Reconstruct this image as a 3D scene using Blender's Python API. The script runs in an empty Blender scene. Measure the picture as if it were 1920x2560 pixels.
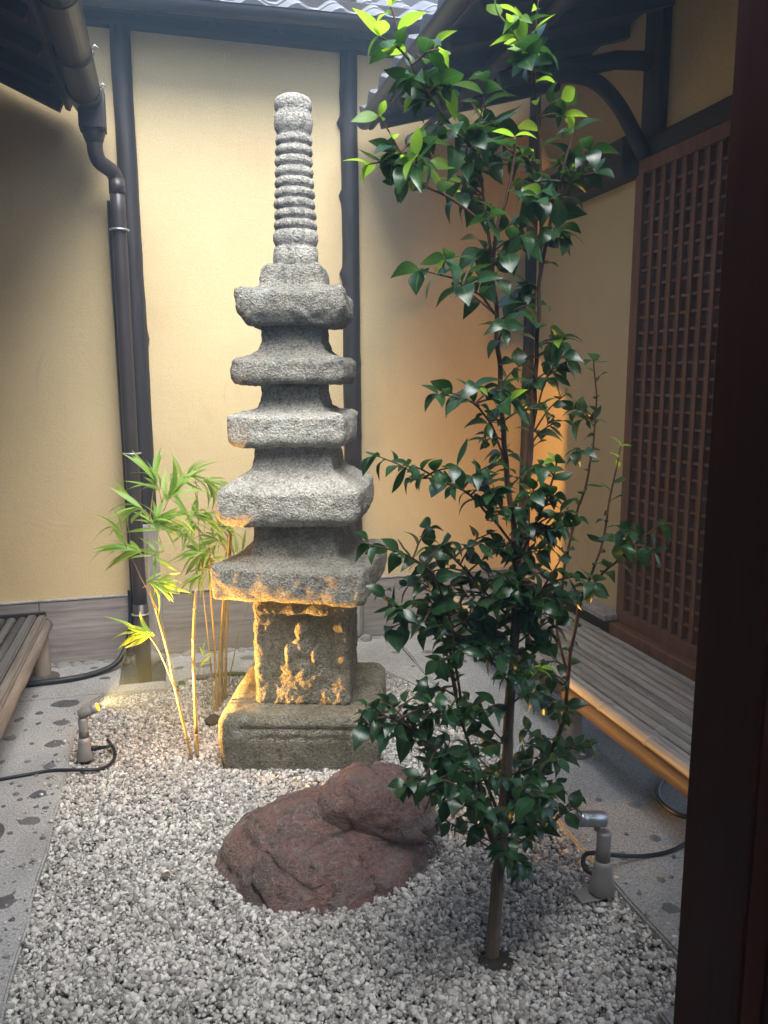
import bpy, bmesh, math, random
import numpy as np
from mathutils import Vector, Matrix

random.seed(7); rng = np.random.default_rng(7)
scene = bpy.context.scene
col = scene.collection
R = math.radians

# ------------------------------------------------------------------ camera
CAM_H = 1.9; FPX = 1980.0
PITCH, YAW, ROLL = R(9.4), R(15.25), R(-0.2)
fw = Vector((math.sin(YAW)*math.cos(PITCH), math.cos(YAW)*math.cos(PITCH), -math.sin(PITCH)))
r0 = Vector((math.cos(YAW), -math.sin(YAW), 0)); u0 = r0.cross(fw)
rt = r0*math.cos(ROLL) + u0*math.sin(ROLL); up = -r0*math.sin(ROLL) + u0*math.cos(ROLL)
cam_d = bpy.data.cameras.new('camera'); cam = bpy.data.objects.new('camera', cam_d); col.objects.link(cam)
cam.matrix_world = Matrix(((rt.x, up.x, -fw.x, 0), (rt.y, up.y, -fw.y, 0), (rt.z, up.z, -fw.z, CAM_H), (0, 0, 0, 1)))
cam_d.sensor_width = 36; cam_d.lens = FPX/2560*36; cam_d.clip_start = .05; cam_d.clip_end = 500
cam_d.dof.use_dof = True; cam_d.dof.focus_distance = 4.0; cam_d.dof.aperture_fstop = 9.0
scene.camera = cam

# ------------------------------------------------------------------ sky, sun, exposure
SUN_EL, SUN_AZ = R(60), R(180)            # overcast glow above the courtyard, from the camera's side
world = bpy.data.worlds.new('World'); scene.world = world; world.use_nodes = True
wn = world.node_tree.nodes; wl = world.node_tree.links; wn.clear()
wo = wn.new('ShaderNodeOutputWorld'); bg = wn.new('ShaderNodeBackground'); sk = wn.new('ShaderNodeTexSky')
sk.sky_type = 'NISHITA'; sk.sun_disc = False; sk.sun_elevation = SUN_EL; sk.sun_rotation = SUN_AZ
sk.dust_density = 3.0; sk.air_density = 1.0; sk.ozone_density = 1.0
bg.inputs['Strength'].default_value = .065
wl.new(sk.outputs[0], bg.inputs[0]); wl.new(bg.outputs[0], wo.inputs[0])
sd = bpy.data.lights.new('sun', 'SUN'); sun = bpy.data.objects.new('sun', sd); col.objects.link(sun)
sd.energy = 1.5; sd.angle = R(52); sd.color = (.96, .985, 1)
sdir = Vector((.05, -math.cos(SUN_EL), math.sin(SUN_EL)))
sun.rotation_euler = sdir.to_track_quat('Z', 'Y').to_euler(); sun.location = (0, 0, 12)
vs = scene.view_settings
vs.view_transform = 'Standard'; vs.look = 'None'; vs.gamma = 1.0; vs.exposure = 2.86
try: vs.use_curve_mapping = False
except Exception: pass
scene.cycles.use_denoising = True
scene.cycles.max_bounces = 8

# ------------------------------------------------------------------ helpers
def at(px, py, Y):
    """point on the plane y = Y that the photograph shows at (px, py) of 1920 x 2560"""
    d = rt*((px-960)/FPX) - up*((py-1280)/FPX) + fw
    return d*(Y/d.y) + Vector((0, 0, CAM_H))
def atz(px, py, z=0.0):
    d = rt*((px-960)/FPX) - up*((py-1280)/FPX) + fw
    return d*((z-CAM_H)/d.z) + Vector((0, 0, CAM_H))

_perm = np.random.default_rng(3).permutation(256); _perm = np.concatenate([_perm, _perm, _perm])
_grad = np.random.default_rng(4).normal(size=(256, 3)); _grad /= np.linalg.norm(_grad, axis=1)[:, None]
def perlin(p):
    p = np.asarray(p, float); i = np.floor(p).astype(int); f = p-i; i &= 255
    u = f*f*f*(f*(f*6-15)+10); out = 0
    for dx in (0, 1):
        for dy in (0, 1):
            for dz in (0, 1):
                h = _perm[_perm[_perm[(i[:, 0]+dx) & 255]+((i[:, 1]+dy) & 255)]+((i[:, 2]+dz) & 255)]
                g = _grad[h]; d = f-np.array([dx, dy, dz])
                w = (u[:, 0] if dx else 1-u[:, 0])*(u[:, 1] if dy else 1-u[:, 1])*(u[:, 2] if dz else 1-u[:, 2])
                out = out+w*(g*d).sum(1)
    return out
def fbm(p, sc, oct=4, gain=.5):
    p = np.asarray(p, float)*sc; a = 1.; s = 0
    for k in range(oct): s = s+a*perlin(p+17.3*k); p = p*2.03; a *= gain
    return s

def link(name, me, mat=None, parent=None, loc=None, smooth=True):
    o = bpy.data.objects.new(name, me); col.objects.link(o)
    if mat and not me.materials: me.materials.append(mat)
    if parent: o.parent = parent
    if loc is not None: o.location = loc
    return o
def mesh(name, v, f, smooth=True):
    me = bpy.data.meshes.new(name); me.from_pydata([tuple(x) for x in v], [], [tuple(x) for x in f]); me.update()
    if smooth: me.polygons.foreach_set('use_smooth', [True]*len(me.polygons))
    return me
def tag(o, label=None, cat=None, group=None, kind=None):
    if label: o['label'] = label
    if cat: o['category'] = cat
    if group: o['group'] = group
    if kind: o['kind'] = kind
    return o
def empty(name, loc=(0, 0, 0), rz=0):
    o = bpy.data.objects.new(name, None); col.objects.link(o); o.location = loc; o.rotation_euler = (0, 0, rz); o.empty_display_size = .1
    return o
def box_mesh(name, x0, x1, y0, y1, z0, z1, bev=.004, seg=1):
    bm = bmesh.new(); bmesh.ops.create_cube(bm, size=1)
    for v in bm.verts: v.co = Vector(((x0+x1)/2+v.co.x*(x1-x0), (y0+y1)/2+v.co.y*(y1-y0), (z0+z1)/2+v.co.z*(z1-z0)))
    if bev: bmesh.ops.bevel(bm, geom=list(bm.edges), offset=bev, segments=seg, affect='EDGES')
    me = bpy.data.meshes.new(name); bm.to_mesh(me); bm.free(); return me
def box(name, b, mat, parent=None, bev=.004):
    return link(name, box_mesh(name, *b, bev=bev), mat, parent)
def tube_data(path, radii, seg=10, cap=True):
    P = [Vector(p) for p in path]; n = len(P)
    if not hasattr(radii, '__len__'): radii = [radii]*n
    v = []; f = []; ref = None
    for i in range(n):
        t = (P[min(i+1, n-1)]-P[max(i-1, 0)]).normalized()
        if ref is None: ref = Vector((1, 0, 0)) if abs(t.x) < .8 else Vector((0, 1, 0))
        a = (ref-t*ref.dot(t)).normalized(); b = t.cross(a); ref = a
        for k in range(seg):
            an = 2*math.pi*k/seg; v.append(P[i]+(a*math.cos(an)+b*math.sin(an))*radii[i])
    for i in range(n-1):
        for k in range(seg):
            k2 = (k+1) % seg; f.append((i*seg+k, i*seg+k2, (i+1)*seg+k2, (i+1)*seg+k))
    if cap: f.append(tuple(range(seg-1, -1, -1))); f.append(tuple((n-1)*seg+k for k in range(seg)))
    return v, f
def smooth_path(pts, sub=5):
    P = [Vector(p) for p in pts]; out = []
    for i in range(len(P)-1):
        p0 = P[max(i-1, 0)]; p1 = P[i]; p2 = P[i+1]; p3 = P[min(i+2, len(P)-1)]
        for k in range(sub):
            t = k/sub
            out.append(.5*((2*p1)+(p2-p0)*t+(2*p0-5*p1+4*p2-p3)*t*t+(3*p1-p0-3*p2+p3)*t**3))
    out.append(P[-1]); return out
def tube(name, path, radii, mat, parent=None, seg=10, sub=0):
    if sub:
        n = len(path); path = smooth_path(path, sub)
        if hasattr(radii, '__len__'): radii = list(np.interp(np.linspace(0, n-1, len(path)), range(n), radii))
    v, f = tube_data(path, radii, seg); return link(name, mesh(name, v, f), mat, parent)
def grid_tube(p0, p1, r0_, r1_, n=40, seg=16, noise=.004, ns=6, bumps=()):
    """a natural log: tube with uneven skin and knots; bumps = (t, angle, size)"""
    p0 = Vector(p0); p1 = Vector(p1); path = [p0.lerp(p1, i/(n-1)) for i in range(n)]
    v, f = tube_data(path, [r0_+(r1_-r0_)*i/(n-1) for i in range(n)], seg)
    V = np.array([tuple(x) for x in v]); C = np.repeat(np.array([tuple(x) for x in path]), seg, 0)
    N = V-C; L = np.linalg.norm(N, axis=1)[:, None]; N = N/L
    d = fbm(V*np.array([1, 1, .35]), ns, 3)*noise*2
    T = np.repeat(np.linspace(0, 1, n), seg); A = np.tile(np.arange(seg)*2*math.pi/seg, n); Ln = (p1-p0).length
    for t, a, s in bumps:
        da = np.abs((A-a+math.pi) % (2*math.pi)-math.pi)*L[:, 0]; dt = (T-t)*Ln
        d = d+s*.55*np.exp(-((da*da+dt*dt)/(s*s*.55))**1.5)
    V = V+N*d[:, None]; return V, f

# ------------------------------------------------------------------ materials
class NT:
    def __init__(s, name):
        s.m = bpy.data.materials.new(name); s.m.use_nodes = True; s.t = s.m.node_tree; s.t.nodes.clear()
        s.out = s.n('ShaderNodeOutputMaterial'); s.b = s.n('ShaderNodeBsdfPrincipled'); s.l(s.b.outputs[0], s.out.inputs[0])
        s.tc = s.n('ShaderNodeTexCoord')
    def n(s, t, **k):
        o = s.t.nodes.new(t)
        for a, b in k.items(): setattr(o, a, b)
        return o
    def l(s, a, b): s.t.links.new(a, b)
    def vec(s, scale=(1, 1, 1), coord='Object'):
        m = s.n('ShaderNodeMapping'); m.inputs['Scale'].default_value = scale; s.l(s.tc.outputs[coord], m.inputs[0]); return m.outputs[0]
    def noise(s, scale, detail=4, rough=.55, vec=None, dist=0):
        o = s.n('ShaderNodeTexNoise'); o.inputs['Scale'].default_value = scale; o.inputs['Detail'].default_value = detail
        o.inputs['Roughness'].default_value = rough; o.inputs['Distortion'].default_value = dist
        s.l(vec or s.vec(), o.inputs['Vector']); return o.outputs[0]
    def vor(s, scale, vec=None, feature='F1', out=0):
        o = s.n('ShaderNodeTexVoronoi', feature=feature); o.inputs['Scale'].default_value = scale; s.l(vec or s.vec(), o.inputs['Vector']); return o.outputs[out]
    def ramp(s, fac, stops, interp='LINEAR'):
        o = s.n('ShaderNodeValToRGB'); o.color_ramp.interpolation = interp; e = o.color_ramp.elements
        while len(e) < len(stops): e.new(.5)
        for q, (p, c) in zip(e, stops):
            q.position = p; c = c if hasattr(c, '__len__') else (c, c, c); q.color = (*c, 1)
        s.l(fac, o.inputs[0]); return o.outputs[0]
    def mix(s, fac, a, b, mode='MIX'):
        o = s.n('ShaderNodeMix', data_type='RGBA', blend_type=mode)
        for k, x in ((0, fac), (6, a), (7, b)):
            if hasattr(x, 'links'): s.l(x, o.inputs[k])
            elif k == 0: o.inputs[0].default_value = x
            else: o.inputs[k].default_value = (*x, 1)
        return o.outputs[2]
    def math(s, op, a, b=0.):
        o = s.n('ShaderNodeMath', operation=op)
        for k, x in ((0, a), (1, b)):
            if hasattr(x, 'links'): s.l(x, o.inputs[k])
            else: o.inputs[k].default_value = x
        return o.outputs[0]
    def col(s, c, rough=.8, spec=.3):
        if hasattr(c, 'links'): s.l(c, s.b.inputs['Base Color'])
        else: s.b.inputs['Base Color'].default_value = (*c, 1)
        if hasattr(rough, 'links'): s.l(rough, s.b.inputs['Roughness'])
        else: s.b.inputs['Roughness'].default_value = rough
        s.b.inputs['Specular IOR Level'].default_value = spec
    def bump(s, h, strength=.3, dist=.01):
        o = s.n('ShaderNodeBump'); o.inputs['Strength'].default_value = strength; o.inputs['Distance'].default_value = dist
        s.l(h, o.inputs['Height']); s.l(o.outputs[0], s.b.inputs['Normal']); return o
    def rnd(s): return s.n('ShaderNodeObjectInfo').outputs['Random']

def m_plaster():
    m = NT('earth_plaster'); a = m.noise(1.1, 6, .65, None, .4); b = m.noise(130, 3, .75); g = m.noise(26, 5, .7)
    c = m.ramp(a, [(.3, (.48, .355, .175)), (.5, (.55, .42, .215)), (.7, (.61, .475, .26))])
    c = m.mix(.4, c, m.ramp(b, [(.35, (.36, .27, .14)), (.65, (.72, .59, .37))]))
    sc = m.ramp(m.noise(11, 8, .8, m.vec((1, 1, .6)), 2.2), [(.64, 0.), (.70, 1.)])
    c = m.mix(m.math('MULTIPLY', sc, .6), c, (.74, .65, .47))
    dk = m.ramp(m.noise(3.2, 6, .75, m.vec((1.6, 1.6, .5)), .8), [(.60, 0.), (.72, .32)])
    c = m.mix(dk, c, (.34, .27, .17))
    tr = m.noise(7, 5, .7, m.vec((.5, .5, 1.4)), 1.5)
    m.col(c, .93, .15); m.bump(m.math('ADD', m.math('MULTIPLY', tr, 1.5), m.math('ADD', b, g)), .22, .006); return m.m
def m_wood(name, c0, c1, axis='Z', scale=14, rough=.7, bump=.3, spec=.3):
    m = NT(name); s = {'X': (.06, 1, 1), 'Y': (1, .06, 1), 'Z': (1, 1, .06)}[axis]
    v = m.vec(s); a = m.noise(scale, 6, .65, v, .6); b = m.noise(scale*7, 3, .6, v); d = m.noise(2.2, 3)
    c = m.ramp(a, [(.3, c0), (.68, c1)]); c = m.mix(.3, c, m.ramp(b, [(.35, tuple(x*.55 for x in c0)), (.65, tuple(min(1, x*1.25) for x in c1))]))
    c = m.mix(m.ramp(d, [(.45, 0.), (.7, .35)]), c, tuple(x*.5 for x in c0))
    m.col(c, rough, spec); m.bump(m.math('ADD', a, b), bump, .004); return m.m
def m_slat(name, c0, c1):
    m = NT(name); c = m.ramp(m.rnd(), [(0., c0), (1., c1)]); v = m.vec((1, .05, 1))
    c = m.mix(.45, c, m.ramp(m.noise(30, 4, .6, v), [(.35, tuple(x*.55 for x in c0)), (.65, tuple(x*1.35 for x in c1))]))
    c = m.mix(m.ramp(m.noise(3, 4, .6), [(.5, 0.), (.7, .4)]), c, tuple(x*.5 for x in c0))
    m.col(c, .5, .4); m.bump(m.noise(60, 3, .6, v), .15, .003); return m.m
def m_granite(name, base, dark, tint, tintamt, bump=.5):
    m = NT(name); fine = m.noise(85, 5, .8); sp = m.vor(105); big = m.noise(4.5, 5, .6); mid = m.noise(30, 5, .75, None, .5)
    c = m.ramp(fine, [(.33, dark), (.46, base), (.61, tuple(min(.8, x*1.65) for x in base))])
    c = m.mix(m.ramp(sp, [(.08, .8), (.26, 0.)]), c, tuple(x*.3 for x in dark))
    c = m.mix(m.ramp(mid, [(.34, .6), (.44, 0.)]), c, tuple(x*.6 for x in dark))
    c = m.mix(m.math('MULTIPLY', m.ramp(big, [(.45, 0.), (.62, 1.)]), tintamt), c, m.mix(.6, c, tint))
    li = m.ramp(m.noise(9, 5, .7, None, .8), [(.60, 0.), (.66, 1.)])
    c = m.mix(m.math('MULTIPLY', li, .45), c, (.46, .49, .45))
    st = m.ramp(m.noise(6, 6, .75, m.vec((1, 1, .3)), .6), [(.54, 0.), (.68, .6)]); c = m.mix(st, c, tuple(x*.7 for x in dark))
    m.col(c, .92, .2); h = m.math('ADD', m.math('MULTIPLY', mid, 2.2), m.math('ADD', m.math('MULTIPLY', fine, 1.3), m.math('MULTIPLY', sp, .8)))
    m.bump(h, min(1., bump*1.5), .016); return m.m
def m_redrock():
    m = NT('red_chert'); a = m.noise(3.4, 6, .62, None, .9); b = m.noise(16, 8, .8, m.vec((1, 1, 1.6)), 2.2); f = m.noise(70, 5, .75, None, .6); k = m.noise(6, 8, .75, m.vec((1, 1, 1.8)), 1.2)
    c = m.ramp(a, [(.34, (.12, .092, .080)), (.43, (.28, .185, .158)), (.51, (.40, .195, .160)), (.58, (.33, .235, .195)), (.68, (.48, .395, .34))])
    c = m.mix(m.ramp(b, [(.53, 0.), (.60, .75)]), c, (.52, .46, .40))
    c = m.mix(m.ramp(k, [(.38, .85), (.45, 0.)]), c, (.045, .036, .032))
    c = m.mix(.35, c, m.ramp(f, [(.38, (.04, .029, .025)), (.62, (.42, .31, .265))]))
    m.col(c, m.ramp(b, [(.3, .5), (.7, .8)]), .4); m.bump(m.math('ADD', m.math('MULTIPLY', b, 1.2), m.math('ADD', m.math('MULTIPLY', k, 1.6), m.math('MULTIPLY', f, .9))), .9, .03); return m.m
def m_gravel():
    m = NT('white_gravel'); r = m.n('ShaderNodeNewGeometry').outputs['Random Per Island']
    c = m.ramp(r, [(0., (.07, .06, .05)), (.15, (.16, .148, .13)), (.45, (.37, .346, .302)), (.8, (.57, .542, .488)), (1., (.79, .757, .695))])
    c = m.mix(.25, c, m.ramp(m.noise(220, 3), [(.3, (.30, .28, .25)), (.7, (.74, .73, .72))]))
    c = m.mix(m.ramp(m.noise(1.7, 5, .65), [(.46, 0.), (.66, .45)]), c, m.mix(.5, c, (.20, .17, .135)))
    m.col(c, .85, .25); return m.m
def m_concrete():
    m = NT('washed_concrete'); a = m.noise(2.5, 4); f = m.noise(110, 5, .85); s = m.vor(120, None, 'F1', 1); d = m.vor(75)
    c = m.ramp(f, [(.34, (.13, .128, .12)), (.5, (.34, .333, .32)), (.66, (.55, .545, .53))])
    c = m.mix(m.ramp(a, [(.4, 0.), (.7, .45)]), c, (.18, .172, .155))
    c = m.mix(m.ramp(m.vor(40, None, 'F1', 0), [(.10, .8), (.16, 0.)]), c, (.10, .095, .09))
    m.col(c, .9, .2); m.bump(m.math('ADD', f, d), .35, .005); return m.m
def m_pebble():
    m = NT('river_pebble'); c = m.ramp(m.rnd(), [(0., (.06, .06, .065)), (.4, (.10, .098, .10)), (.7, (.15, .145, .14)), (.9, (.17, .145, .12)), (1., (.24, .235, .225))])
    c = m.mix(.4, c, m.ramp(m.noise(3, 5, .7), [(.35, (.03, .03, .032)), (.65, (.20, .195, .19))])); m.col(c, .55, .35); m.bump(m.noise(9, 4), .2, .01); return m.m
def m_simple(name, c, rough=.5, spec=.4, metal=0, var=.25, scale=12, bump=0):
    m = NT(name); a = m.noise(scale, 4)
    m.col(m.ramp(a, [(.3, tuple(x*(1-var) for x in c)), (.7, tuple(min(1, x*(1+var)) for x in c))]), rough, spec)
    m.b.inputs['Metallic'].default_value = metal
    if bump: m.bump(m.noise(scale*6, 4, .7), bump, .004)
    return m.m
def m_leaf(name, c0, c1, rough, trans, tcol, vein=(.1, .2, .05)):
    m = NT(name); r = m.rnd(); isl = m.n('ShaderNodeNewGeometry').outputs['Random Per Island']
    c = m.ramp(m.math('FRACT', m.math('ADD', r, isl)), [(0., c0), (1., c1)])
    uv = m.n('ShaderNodeSeparateXYZ'); m.l(m.tc.outputs['UV'], uv.inputs[0])
    mid = m.math('ABSOLUTE', m.math('SUBTRACT', uv.outputs[0], .5))
    c = m.mix(m.ramp(mid, [(.0, .8), (.035, 0.)]), c, vein)
    m.col(c, rough, .5)
    tr = m.n('ShaderNodeBsdfTranslucent'); tr.inputs[0].default_value = (*tcol, 1)
    mx = m.n('ShaderNodeMixShader'); mx.inputs[0].default_value = trans
    m.l(m.b.outputs[0], mx.inputs[1]); m.l(tr.outputs[0], mx.inputs[2]); m.l(mx.outputs[0], m.out.inputs[0])
    vn = m.n('ShaderNodeTexWave'); vn.inputs['Scale'].default_value = 5; vn.inputs['Distortion'].default_value = 1; m.l(m.tc.outputs['UV'], vn.inputs[0])
    m.bump(vn.outputs[0], .08, .002); return m.m
def m_emit(name, c, s):
    m = NT(name); m.col(c, .3); m.b.inputs['Emission Color'].default_value = (*c, 1); m.b.inputs['Emission Strength'].default_value = s; return m.m

M = dict(
    plaster=m_plaster(),
    dark=m_wood('dark_stained_wood', (.012, .010, .010), (.040, .030, .026), 'Z', 10, .55),
    darkx=m_wood('dark_beam_wood', (.012, .010, .010), (.036, .028, .024), 'X', 10, .6),
    darky=m_wood('dark_rafter_wood', (.014, .011, .010), (.040, .030, .025), 'Y', 10, .6),
    board=m_wood('grey_skirting_wood', (.17, .148, .135), (.36, .325, .30), 'X', 7, .8),
    bleach=m_wood('bleached_post_wood', (.22, .21, .20), (.42, .40, .38), 'Z', 9, .8),
    door=m_wood('brown_lattice_wood', (.11, .043, .021), (.21, .092, .047), 'Z', 16, .55),
    doorpanel=m_wood('lattice_backing_wood', (.075, .034, .019), (.135, .066, .038), 'Z', 12, .65),
    doorback=m_wood('brown_panel_wood', (.030, .014, .009), (.062, .030, .018), 'Z', 12, .65),
    fg=m_wood('red_brown_frame_wood', (.034, .0095, .004), (.060, .018, .008), 'Z', 8, .6, .1, .12),
    slat=m_slat('weathered_bamboo', (.17, .158, .142), (.32, .302, .278)),
    slatold=m_slat('smoked_bamboo', (.055, .050, .046), (.12, .112, .105)),
    cedar=m_wood('peeled_cedar_log', (.042, .027, .017), (.095, .062, .040), 'Y', 9, .55),
    greylog=m_wood('grey_cedar_log', (.10, .080, .062), (.24, .20, .16), 'Y', 9, .75),
    legwood=m_wood('pale_leg_wood', (.17, .14, .11), (.34, .29, .24), 'Z', 9, .75),
    granite=m_granite('pale_granite', (.36, .343, .295), (.105, .099, .084), (.13, .125, .115), .5),
    granite2=m_granite('weathered_granite', (.265, .25, .208), (.072, .068, .056), (.085, .082, .080), .6, .6),
    granite3=m_granite('mossy_granite', (.265, .245, .19), (.08, .074, .052), (.105, .100, .055), .75, .6),
    red=m_redrock(), gravel=m_gravel(), concrete=m_concrete(),
    soil=m_simple('dark_soil', (.06, .05, .04), .95, .1, 0, .4, 30, .5),
    bed=m_simple('gravel_bed', (.09, .083, .072), .95, .1, 0, .5, 60, .6),
    pebble=m_pebble(),
    footstone=m_simple('foundation_stone', (.22, .21, .19), .9, .2, 0, .35, 25, .5),
    pipe=m_simple('brown_pipe', (.040, .030, .027), .38, .4, 0, .15, 5),
    pipedark=m_simple('dark_gutter', (.028, .025, .026), .42, .4, 0, .15, 5),
    clip=m_simple('steel_clip', (.38, .40, .41), .4, .5, .6, .1, 30),
    rubber=m_simple('black_rubber', (.012, .012, .013), .45, .4, 0, .2, 20),
    lamp=m_simple('grey_lamp_casing', (.25, .235, .22), .45, .4, .2, .08, 20),
    lampsteel=m_simple('brushed_lamp_head', (.42, .43, .44), .32, .5, .75, .06, 40),
    tile=m_simple('grey_roof_tile', (.14, .143, .147), .5, .4, 0, .25, 9, .15),
    bark=m_wood('camellia_bark', (.075, .050, .032), (.20, .150, .105), 'Z', 26, .8),
    twig=m_wood('camellia_twig', (.060, .032, .022), (.120, .070, .045), 'Z', 30, .7),
    greentwig=m_simple('green_shoot', (.16, .24, .07), .55, .3),
    leaf=m_leaf('camellia_leaf', (.007, .027, .011), (.025, .074, .027), .30, .17, (.09, .27, .04)),
    young=m_leaf('young_camellia_leaf', (.10, .24, .035), (.20, .36, .05), .35, .5, (.42, .70, .05), (.3, .45, .12)),
    culm=m_wood('bamboo_culm', (.24, .17, .055), (.40, .30, .11), 'Z', 12, .45),
    bleaf=m_leaf('bamboo_leaf', (.15, .30, .05), (.30, .46, .09), .45, .5, (.48, .70, .09), (.24, .36, .10)),
    moss=m_simple('moss', (.06, .10, .025), .95, .1, 0, .5, 60, .6),
    lens=m_emit('lamp_lens', (1., .24, .012), .7),
    glass=m_simple('dark_lens', (.10, .10, .10), .1, .6),
    litter=m_simple('red_fallen_petal', (.30, .035, .035), .6),
)

# ================================================================== SETTING
D = 5.55            # plane of the back wall
XR = 2.65           # plane of the right wall
XL = -1.95
# ground sheet under everything
g = link('ground', mesh('ground', [(-25, -25, -.42), (25, -25, -.42), (25, 25, -.42), (-25, 25, -.42)], [(0, 1, 2, 3)], False), M['soil']); tag(g, kind='structure')

GX0, GX1, GY0, GY1 = -.555, 1.55, 1.55, 4.98       # gravel bed
def gravel_h(x, y):
    p = np.stack([x, y, np.zeros_like(x)], 1)
    return .010*fbm(p, 1.6, 2)+.006*fbm(p, 5, 2)-.012
nx, ny = 60, 90
xs, ys = np.meshgrid(np.linspace(GX0-.04, GX1+.04, nx), np.linspace(GY0-.3, GY1+.1, ny)); xf, yf = xs.ravel(), ys.ravel()
zf = gravel_h(xf, yf)-.012
fs = [(j*nx+i, j*nx+i+1, (j+1)*nx+i+1, (j+1)*nx+i) for j in range(ny-1) for i in range(nx-1)]
gb = link('gravel_bed', mesh('gravel_bed', np.stack([xf, yf, zf], 1), fs), M['bed']); tag(gb, kind='structure')

# pavements of washed concrete with embedded pebbles: left, back (round the drain pit), right
def back_edge(x):     # front edge of the back pavement curves towards the pagoda
    return 4.93+.10*math.sin(x*3.1+.6)+.05*math.sin(x*7)
def slab(name, outline, z0, z1, mat, parent=None):
    n = len(outline); bm = bmesh.new()
    b = [bm.verts.new((x, y, z0)) for x, y in outline]; t = [bm.verts.new((x, y, z1)) for x, y in outline]
    bm.faces.new(t); bm.faces.new(b[::-1])
    for i in range(n): bm.faces.new((b[i], b[(i+1) % n], t[(i+1) % n], t[i]))
    bmesh.ops.recalc_face_normals(bm, faces=bm.faces)
    te = [e for e in bm.edges if all(v.co.z > z1-.001 for v in e.verts)]
    bmesh.ops.bevel(bm, geom=te, offset=.008, segments=2, affect='EDGES')
    me = bpy.data.meshes.new(name); bm.to_mesh(me); bm.free(); return link(name, me, mat, parent)
PITX0, PITX1, PITY0, PITY1 = -.37, -.08, 5.02, 5.50
jag = lambda: random.uniform(-.008, .008)
pav_l = slab('pavement_left', [(XL, .2), (GX0+.01, .2)]+[(GX0+jag(), y) for y in np.linspace(1.2, 4.72, 30)]+[(-.50, 4.80), (-.46, 4.86), (-.46, 4.90), (XL, 4.90)], -.3, .018, M['concrete']); tag(pav_l, kind='structure')
pb = [(XL, 4.903), (-.46, 4.903), (-.40, 4.89)]
pav_b1 = slab('pavement_back', pb+[(PITX0, 4.89), (PITX0, D-.02), (XL, D-.02)], -.3, .014, M['concrete']); tag(pav_b1, kind='structure')
pav_b2 = slab('pavement_pit_edge', [(PITX0+.002, 4.892), (PITX1-.002, 4.87), (PITX1-.002, PITY0), (PITX0+.002, PITY0)], -.3, .017, M['concrete']); tag(pav_b2, kind='structure')
pav_b3 = slab('pavement_back_strip', [(PITX1, 4.885)]+[(x, back_edge(x)) for x in np.linspace(0, 1.25, 16)]+[(1.32, 4.80), (1.42, 4.55), (1.50, 4.30), (GX1, 4.05), (GX1+.002, D-.02), (PITX1, D-.02)], -.3, .012, M['concrete']); tag(pav_b3, kind='structure')
pav_r = slab('pavement_right', [(GX1+.005+jag(), y) for y in np.linspace(1.2, D-.02, 32)]+[(XR, D-.02), (XR, 1.2)], -.3, .020, M['concrete']); tag(pav_r, kind='structure')
pit = box('drain_pit_floor', (PITX0-.02, PITX1+.02, PITY0-.02, D, -.40, -.30), M['soil']); tag(pit, kind='structure')
st = slab('step_slab', [(1.30, 1.2), (1.62, 1.2), (1.62, 1.84), (1.345, 1.815)], -.1, .03, M['concrete']); tag(st, kind='structure')

def pebble_mesh(seed):
    bm = bmesh.new(); bmesh.ops.create_icosphere(bm, subdivisions=2, radius=1)
    V = np.array([v.co for v in bm.verts]); d = 1+.6*fbm(V+seed*9.7, 1.5, 3)
    for v, k in zip(bm.verts, d): v.co *= k; v.co.z *= 1
    me = bpy.data.meshes.new('pebble'); bm.to_mesh(me); bm.free(); me.materials.append(M['pebble'])
    me.polygons.foreach_set('use_smooth', [True]*len(me.polygons)); return me
peb = [pebble_mesh(i) for i in range(6)]
def pebble(sx, sy, wpx, hpx, parent, top):
    p = atz(sx, sy, top); dist = (p-Vector((0, 0, CAM_H))).length
    w = wpx/FPX*dist*.5; h = hpx/FPX*dist*.5/max(.25, (CAM_H/dist))
    o = link('pebble', random.choice(peb), None, parent); o.location = (p.x, p.y, top-.001)
    o.scale = (max(w, .006), max(h, .005), random.uniform(.005, .010)); o.rotation_euler = (0, 0, -YAW+random.uniform(-.3, .3))
A = [(385, 850, 150, 40), (370, 963, 90, 28), (330, 1088, 110, 36), (115, 945, 40, 25), (60, 1057, 70, 25), (295, 1220, 65, 30), (230, 1388, 90, 40), (170, 1547, 120, 36),
     (95, 1388, 35, 14), (232, 908, 44, 15), (230, 968, 25, 16), (210, 808, 40, 15), (165, 1195, 30, 12), (190, 1088, 22, 10), (8, 1200, 25, 26), (118, 1420, 30, 14), (272, 1468, 35, 14),
     (215, 1462, 30, 14), (290, 1292, 35, 14), (215, 1275, 25, 14), (70, 1325, 22, 12), (255, 1648, 30, 14), (330, 1155, 22, 12), (120, 1338, 30, 10), (60, 880, 26, 12), (150, 1010, 20, 10), (20, 1460, 26, 12), (60, 1620, 30, 12), (210, 1615, 26, 10)]
for x, y, w, h in A: pebble(x*.422, 1400+y*.422, w*.422, h*.422, pav_l if y > 830 else pav_b1, .018 if y > 830 else .014)
for x, y, w, h in [(20, 590, 70, 45), (50, 662, 25, 12), (92, 438, 25, 12), (130, 425, 12, 8), (180, 323, 20, 8), (60, 505, 16, 8), (95, 760, 16, 8), (30, 820, 22, 10), (10, 380, 16, 9)]: pebble(x*.6028, 1900+y*.6028, w*.6028, h*.6028, pav_l, .018)
for x, y, w, h in [(765, 1397, 45, 25), (795, 1580, 35, 20), (840, 1568, 22, 12), (625, 1475, 50, 32), (835, 1705, 70, 35), (520, 1228, 30, 15), (680, 1250, 50, 25), (850, 1480, 20, 12), (640, 1380, 18, 10), (700, 1640, 22, 12)]: pebble(1200+x*.5696, 1300+y*.5696, w*.5696, h*.5696, pav_r, .020)
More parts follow.
